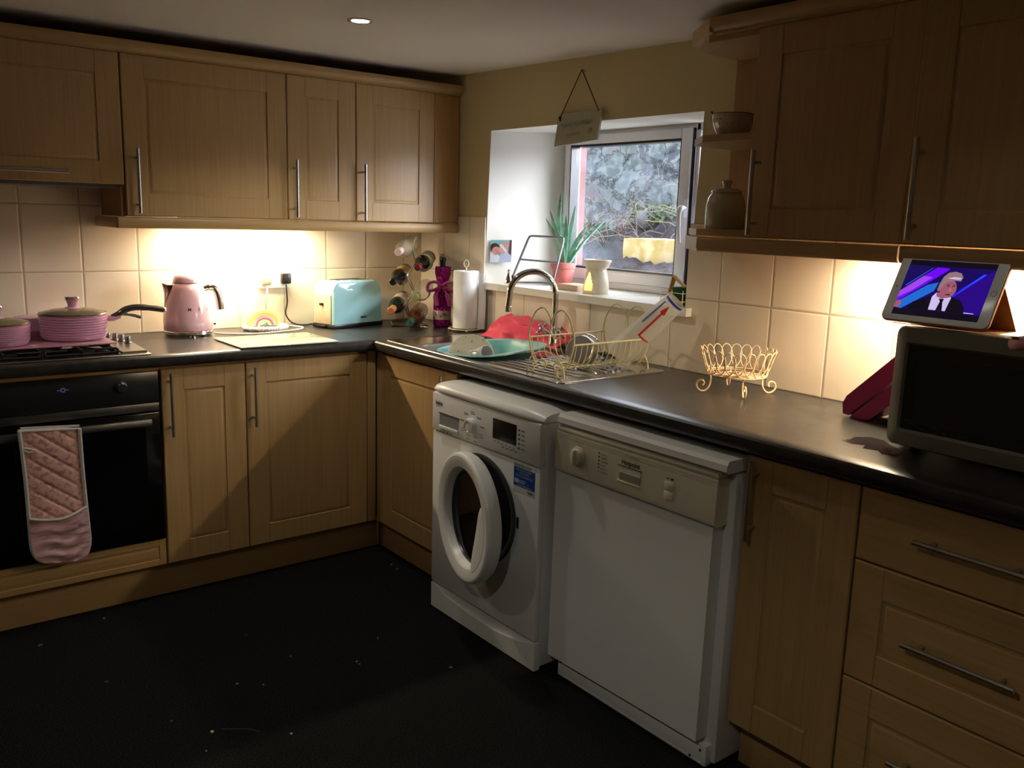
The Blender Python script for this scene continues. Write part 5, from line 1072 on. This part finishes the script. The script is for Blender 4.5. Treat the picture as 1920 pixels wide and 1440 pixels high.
def sp(u, v, l): return T0+TU*(.0225+u*(W_-.045))+TV*(.0125+v*(H_-.025))+TN*l
def sblob(mb, pts, mi, l): mb.add([sp(a, q_, l) for a, q_ in pts], [tuple(range(len(pts)))], mi)
EM = lambda nm, c_, s=1.0: mat('screen_'+nm, (0, 0, 0, 1), .2, emit=(c_, s))
b = MB()
sblob(b, [(0, 0), (1, 0), (1, 1), (0, 1)], 0, .0003)
sblob(b, [(0, .11), (1, .11), (1, .90), (0, .90)], 1, .0005)
sblob(b, [(.55, .11), (1, .11), (1, .88), (.80, .70), (.62, .45)], 8, .0006)
sblob(b, [(0, .42), (.34, .88), (.47, .88), (.49, .86), (.30, .60), (.0, .22)], 2, .0007)
sblob(b, [(0, .42), (.10, .555), (.22, .72), (.33, .70), (.14, .44), (0, .30)], 9, .0008)
sblob(b, [(.0, .20), (.30, .56), (.42, .62), (.40, .46), (.09, .11), (.06, .11)], 3, .0009)
sblob(b, [(.05, .52), (.30, .87), (.29, .87), (.04, .53)], 3, .0009)
sblob(b, [(.62, .40), (.64, .38), (.92, .80), (.91, .82), (.88, .81)], 4, .0009); sblob(b, [(.66, .44), (.90, .79), (.89, .80)], 10, .0010)
sblob(b, [(.0, .12), (.05, .12), (.075, .20), (.05, .26), (.0, .23)], 5, .0011)
sblob(b, [(.16, .11), (.82, .11), (.80, .22), (.745, .33), (.60, .40), (.47, .40), (.30, .31), (.20, .24)], 0, .0012)
sblob(b, [(.415, .13), (.61, .13), (.625, .37), (.58, .42), (.44, .44), (.405, .36)], 6, .0013)
sblob(b, [(.49, .335), (.555, .335), (.545, .29), (.575, .13), (.50, .13), (.515, .29)], 0, .0014)
sblob(b, [(.44, .44), (.455, .37), (.53, .335), (.60, .39), (.60, .46)], 5, .0015)
def sell(cu, cv, ru, rv, rot=0, n=22): return [(cu+ru*math.cos(2*PI*i/n)*math.cos(rot)-rv*math.sin(2*PI*i/n)*math.sin(rot), cv+ru*math.cos(2*PI*i/n)*math.sin(rot)+rv*math.sin(2*PI*i/n)*math.cos(rot)) for i in range(n)]
sblob(b, sell(.555, .52, .092, .165, .10), 5, .0016); sblob(b, sell(.455, .51, .022, .050), 5, .0016)
sblob(b, [(.435, .56), (.455, .72), (.50, .80), (.57, .825), (.64, .80), (.675, .73), (.665, .66), (.60, .665), (.53, .64), (.50, .615), (.485, .55), (.46, .49)], 7, .0017)
sblob(b, [(.50, .70), (.58, .73), (.66, .72), (.655, .69), (.58, .69)], 6, .0018)
for cu in (.545, .605): sblob(b, sell(cu, .565, .018, .010), 11, .0018)
sblob(b, [(.575, .55), (.60, .49), (.585, .475), (.565, .48)], 12, .0018); sblob(b, sell(.575, .415, .034, .013), 11, .0018); sblob(b, [(.52, .585), (.565, .60), (.565, .59), (.52, .575)], 11, .0018); sblob(b, [(.59, .60), (.63, .59), (.63, .58), (.59, .59)], 11, .0018)
sblob(b, [(.82, .125), (.93, .125), (.93, .135), (.82, .14)], 6, .0012)
o = part('screen', b, [EM('black', S(16, 12, 26)), EM('navy', S(26, 10, 90)), EM('violet', S(112, 10, 246)), EM('cyan', S(36, 106, 212)), EM('beam', S(30, 44, 238)), EM('skin', S(158, 90, 108)), EM('shirt', S(206, 190, 238)), EM('hair', S(150, 116, 122)), EM('indigo', S(42, 8, 130)), EM('lilac', S(160, 70, 238)), EM('beam_core', S(70, 100, 250)), EM('dark_red', S(84, 40, 56)), EM('skin_light', S(186, 112, 124))], t, ang=0, smooth=False)
b = MB(); hc = T0+TU*(W_-.0105)+TV*H_*.5+TN*.0004; b.tube([hc+TU*.0062*math.cos(a)+TV*.0062*math.sin(a) for a in [2*PI*i/24 for i in range(24)]], .0006, 5, closed=True); part('home_button', b, mat('button_ring', S(170, 168, 160), .3), t)
b = MB(); b.lathe([(.0001, .0006), (.0018, .0004)], T0+TU*.011+TV*H_*.5, 10, TN, cap=False); part('camera_lens', b, BLACK, t)
b = MB(); e0 = T0+TU*.006-TN*-.0; base = lambda u, s: Vector((0, 0, 0))
q0 = T0+TU*.012+TV*.112-TN*.012; q1 = T0+TU*(W_-.004)+TV*.112-TN*.012; f0 = Vector((q0.x+.062, q0.y, 1.2085)); f1 = Vector((q1.x+.062, q1.y-.012, 1.2085)); g0 = Vector((T0.x+.030, q0.y, 1.2085)); g1 = Vector((T0.x+.030, q1.y-.012, 1.2085))
for (a, bb, cc, dd_) in ((q0, q1, f1, f0), (f0, f1, g1, g0)): 
    nrm = (bb-a).cross(dd_-a).normalized()*.0015; b.add([a, bb, cc, dd_, a+nrm, bb+nrm, cc+nrm, dd_+nrm], [(0, 1, 2, 3), (7, 6, 5, 4), (0, 4, 5, 1), (1, 5, 6, 2), (2, 6, 7, 3), (3, 7, 4, 0)])
part('folding_cover', b, mat('brown_cover', S(142, 96, 44), .6), t)
# knife block
t = thing('knife_block', 'maroon slanted knife block leaning behind the microwave', 'knife block', (-.12, -2.53, .9145))
KB = mat('maroon_plastic', S(142, 36, 92), .35)
def kb(pts, x0, x1, nm):
    b = MB(); n = len(pts); vs_ = [(x0, -u, z) for u, z in pts]+[(x1, -u, z) for u, z in pts]; b.add(vs_, [tuple(range(n))[::-1], tuple(range(n, 2*n))]+[(i, (i+1) % n, n+(i+1) % n, n+i) for i in range(n)]); part(nm, b, KB, t, ang=25)
kb([(2.440, .922), (2.436, .950), (2.446, .972), (2.640, 1.168), (2.680, 1.140), (2.456, .920)], -.175, -.085, 'upper_slab')
kb([(2.462, .9155), (2.466, .923), (2.684, 1.132), (2.712, 1.100), (2.520, .921), (2.506, .9155)], -.175, -.085, 'lower_slab')
b = MB(); 
for u in (2.50, 2.56, 2.62): b.box((-.17, -u, (u-2.44)*.93+.928), (-.09, -u-.008, (u-2.44)*.93+.945), .001)
part('spacers', b, BLACK, t)
b = MB(); b.box((-.172, -2.53, .9147), (-.088, -2.66, .920), .002); b.prism([(-2.60, .92), (-2.64, .92), (-2.69, 1.09), (-2.675, 1.09)], 'x', -.172, -.088); part('stand', b, BLACK, t)

b = MB(); wp = [(-.428, -2.596), (-.405, -2.603), (-.372, -2.596), (-.338, -2.618), (-.342, -2.655), (-.374, -2.690), (-.398, -2.735), (-.452, -2.752), (-.470, -2.722), (-.447, -2.700), (-.458, -2.668), (-.425, -2.655), (-.440, -2.625)]
b.prism([(x, y) for x, y in wp], 'z', .9147, .9153)
solo('water_spill', b, mat('wet_film', (.02, .02, .02, 1), .12, spec=.6), 'wet smear on the dark worktop in front of the microwave corner', 'spill', (-.43, -2.61, .9147), smooth=False)
# ------------------------------------------------------------ recessed downlights
GLOW = mat('lamp_glow', (1, .95, .85, 1), .4, emit=((1, .90, .72, 1), 14))
for i, (x, y) in enumerate(SPOTS):
    z = cz(y); t = thing('downlight', ['recessed round ceiling spotlight over the corner of the worktops', 'recessed ceiling spotlight over the oven side of the room, out of frame', 'recessed ceiling spotlight in front of the microwave, out of frame', 'recessed ceiling spotlight behind the viewer, out of frame'][i], 'ceiling light', (x, y, z), 0, 'recessed ceiling spotlights')
    part('bezel', MB().lathe([(.041, .001), (.041, -.003), (.038, -.005), (.029, -.003), (.029, .001)], (x, y, z), 36, cap=False), mat('bezel_nickel', (.5, .44, .42, 1), .3, 1), t)
    part('lens', MB().lathe([(.0001, -.0012), (.029, -.0012)], (x, y, z), 32, cap=False), GLOW, t)

# ------------------------------------------------------------ bits on the carpet
random.seed(4)
FK = [(-1.675, -.608, 'w', 5), (-1.891, -.696, 'g', 9), (-1.777, -1.059, 'g', 5), (-1.258, -1.227, 'g', 5), (-1.099, -1.38, 'w', 4), (-.873, -1.584, 'w', 5), (-1.461, -1.295, 'w', 4), (-1.399, -1.346, 'w', 3), (-1.611, -1.501, 'y', 6), (-1.439, -1.635, 'w', 5), (-1.685, -1.385, 'g', 4), (-.965, -1.277, 'w', 3), (-1.655, -1.579, 'w', 3), (-1.318, -1.005, 'g', 3), (-.60, -.745, 'w', 5), (-.605, -.80, 'w', 4), (-1.10, -1.40, 'w', 3)]
fm = {'w': mat('fluff_white', S(150, 150, 150), .9), 'g': mat('fluff_grey', S(84, 88, 100), .9), 'y': mat('crumb_yellow', S(210, 190, 110), .8)}
src = None
for x, y, k, s in FK:
    lab = {'w': 'tiny white scrap lying on the dark carpet', 'g': 'tiny grey scrap of fluff lying on the dark carpet', 'y': 'tiny yellow crumb lying on the dark carpet'}[k]
    b = MB(); s *= .0009; a = random.uniform(0, 6); c_, s_ = math.cos(a), math.sin(a)
    pts = [(-s*1.3, -s*.5), (s*.2, -s*.9), (s*1.2, 0), (s*.3, s*.8), (-s*.8, s*.6)]; P = [(x+p*c_-q*s_, y+p*s_+q*c_, .0008) for p, q in pts]
    n = len(P); b.add(P+[(p[0], p[1], p[2]+.0022) for p in P], [tuple(range(n))[::-1], tuple(range(n, 2*n))]+[(i, (i+1) % n, n+(i+1) % n, n+i) for i in range(n)])
    solo('carpet_fleck', b, fm[k], lab, 'scrap', (x, y, .0008), group={'w': 'white scraps on the carpet', 'g': 'grey scraps on the carpet', 'y': 'yellow crumbs on the carpet'}[k])
solo('thread', MB().tube(catmull([(-1.585, -1.505, .003), (-1.555, -1.528, .0035), (-1.525, -1.548, .003), (-1.505, -1.578, .003)], 5), .0009, 5), fm['g'], 'curved pale thread lying on the dark carpet', 'thread', (-1.54, -1.54, .002))

# ------------------------------------------------------------ hand at the right edge
def skin_mesh(name, chains, m, parent, lvl=2):
    """chains: lists of (point, radius); the first starts at the root and later ones start at (chain, index)"""
    me = bpy.data.meshes.new(name); vs_ = []; es = []; rad = []; ids = []
    for ci, ch in enumerate(chains):
        st = ch[0]; idx = []
        if isinstance(st, tuple) and len(st) == 2 and isinstance(st[0], int): idx.append(ids[st[0]][st[1]]); ch = ch[1:]
        for p, r_ in ch:
            vs_.append(p); rad.append(r_); k = len(vs_)-1
            if idx: es.append((idx[-1], k))
            idx.append(k)
        ids.append(idx)
    me.from_pydata([tuple(v) for v in vs_], es, []); o = bpy.data.objects.new(name, me); COL.objects.link(o)
    md = o.modifiers.new('skin', 'SKIN'); md.use_smooth_shade = True
    bm = bmesh.new(); bm.from_mesh(me); sl = bm.verts.layers.skin.verify(); bm.verts.ensure_lookup_table()
    for i, v in enumerate(bm.verts): v[sl].radius = (rad[i], rad[i]); v[sl].use_root = (i == 0)
    bm.to_mesh(me); bm.free()
    sb = o.modifiers.new('sub', 'SUBSURF'); sb.levels = sb.render_levels = lvl
    dg = bpy.context.evaluated_depsgraph_get(); e = o.evaluated_get(dg); nm = bpy.data.meshes.new_from_object(e); bpy.data.objects.remove(o)
    mb = MB(); mb.add([v.co.copy() for v in nm.vertices], [tuple(f.vertices) for f in nm.polygons]); bpy.data.meshes.remove(nm)
    return mb
SKIN = mat('skin', S(228, 158, 150), .5, sub=.15)
t = thing('person', "person's reaching hand in a dark sleeve entering at the right edge, fingers pointing left", 'person', (-1.08, -3.74, 1.18))
tip = Vector((-1.432, -3.363, 1.317)); tip = tip-Vector((.788, -.6152, .029))*.014; ri = Vector((.788, -.6152, .029)); up = Vector((.092, .165, .982)); fo = Vector((.609, .771, -.187))
def hp_(a, b_, c_): return tip+ri*a+up*b_+fo*c_     # right, up, away
ch = [[(hp_(.36, -.10, -.10), .040), (hp_(.27, -.070, -.055), .034), (hp_(.205, -.050, -.03), .028), (hp_(.165, -.040, -.018), .030), (hp_(.125, -.028, -.008), .028)],
      [(0, 4), (hp_(.088, -.010, .0), .0115), (hp_(.060, -.001, .0), .0095), (hp_(.030, .001, .0), .0085), (hp_(.006, -.001, .0), .0070)],
      [(0, 4), (hp_(.096, -.028, .006), .0115), (hp_(.078, -.024, .022), .0095), (hp_(.062, -.030, .034), .0085), (hp_(.052, -.040, .034), .0070)],
      [(0, 4), (hp_(.094, -.046, .002), .0110), (hp_(.084, -.050, .018), .0092), (hp_(.074, -.060, .026), .0082), (hp_(.068, -.070, .026), .0068)],
      [(0, 4), (hp_(.102, -.062, .0), .0100), (hp_(.082, -.074, .010), .0082), (hp_(.068, -.084, .014), .0074), (hp_(.062, -.092, .012), .0062)],
      [(0, 3), (hp_(.135, -.020, -.040), .0130), (hp_(.108, -.012, -.052), .0110), (hp_(.082, -.006, -.050), .0090)]]
part('hand_and_forearm', skin_mesh('hand', ch, SKIN, t), SKIN, t, ang=80)
b = MB()
for (p, d_) in ((hp_(.010, .006, -.002), -ri), (hp_(.056, -.034, .040), -ri)): b.lathe([(.0001, .0012), (.0045, .0006), (.0052, 0)], p, 12, up, sx=1.2, sy=.9, cap=False)
part('fingernails', b, mat('nail', S(224, 168, 160), .25), t)
sl_ = [hp_(.255, -.065, -.048), hp_(.33, -.09, -.085), hp_(.45, -.14, -.15), hp_(.60, -.24, -.22)]
b = MB(); b.tube(catmull(sl_, 6), [.040]+[.043]*5+[.047]*6+[.055]*7, 24); part('sleeve', b, mat('dark_sleeve', S(40, 42, 52), .9, bump=(60, .4, .003)), t, ang=70)
#MORE
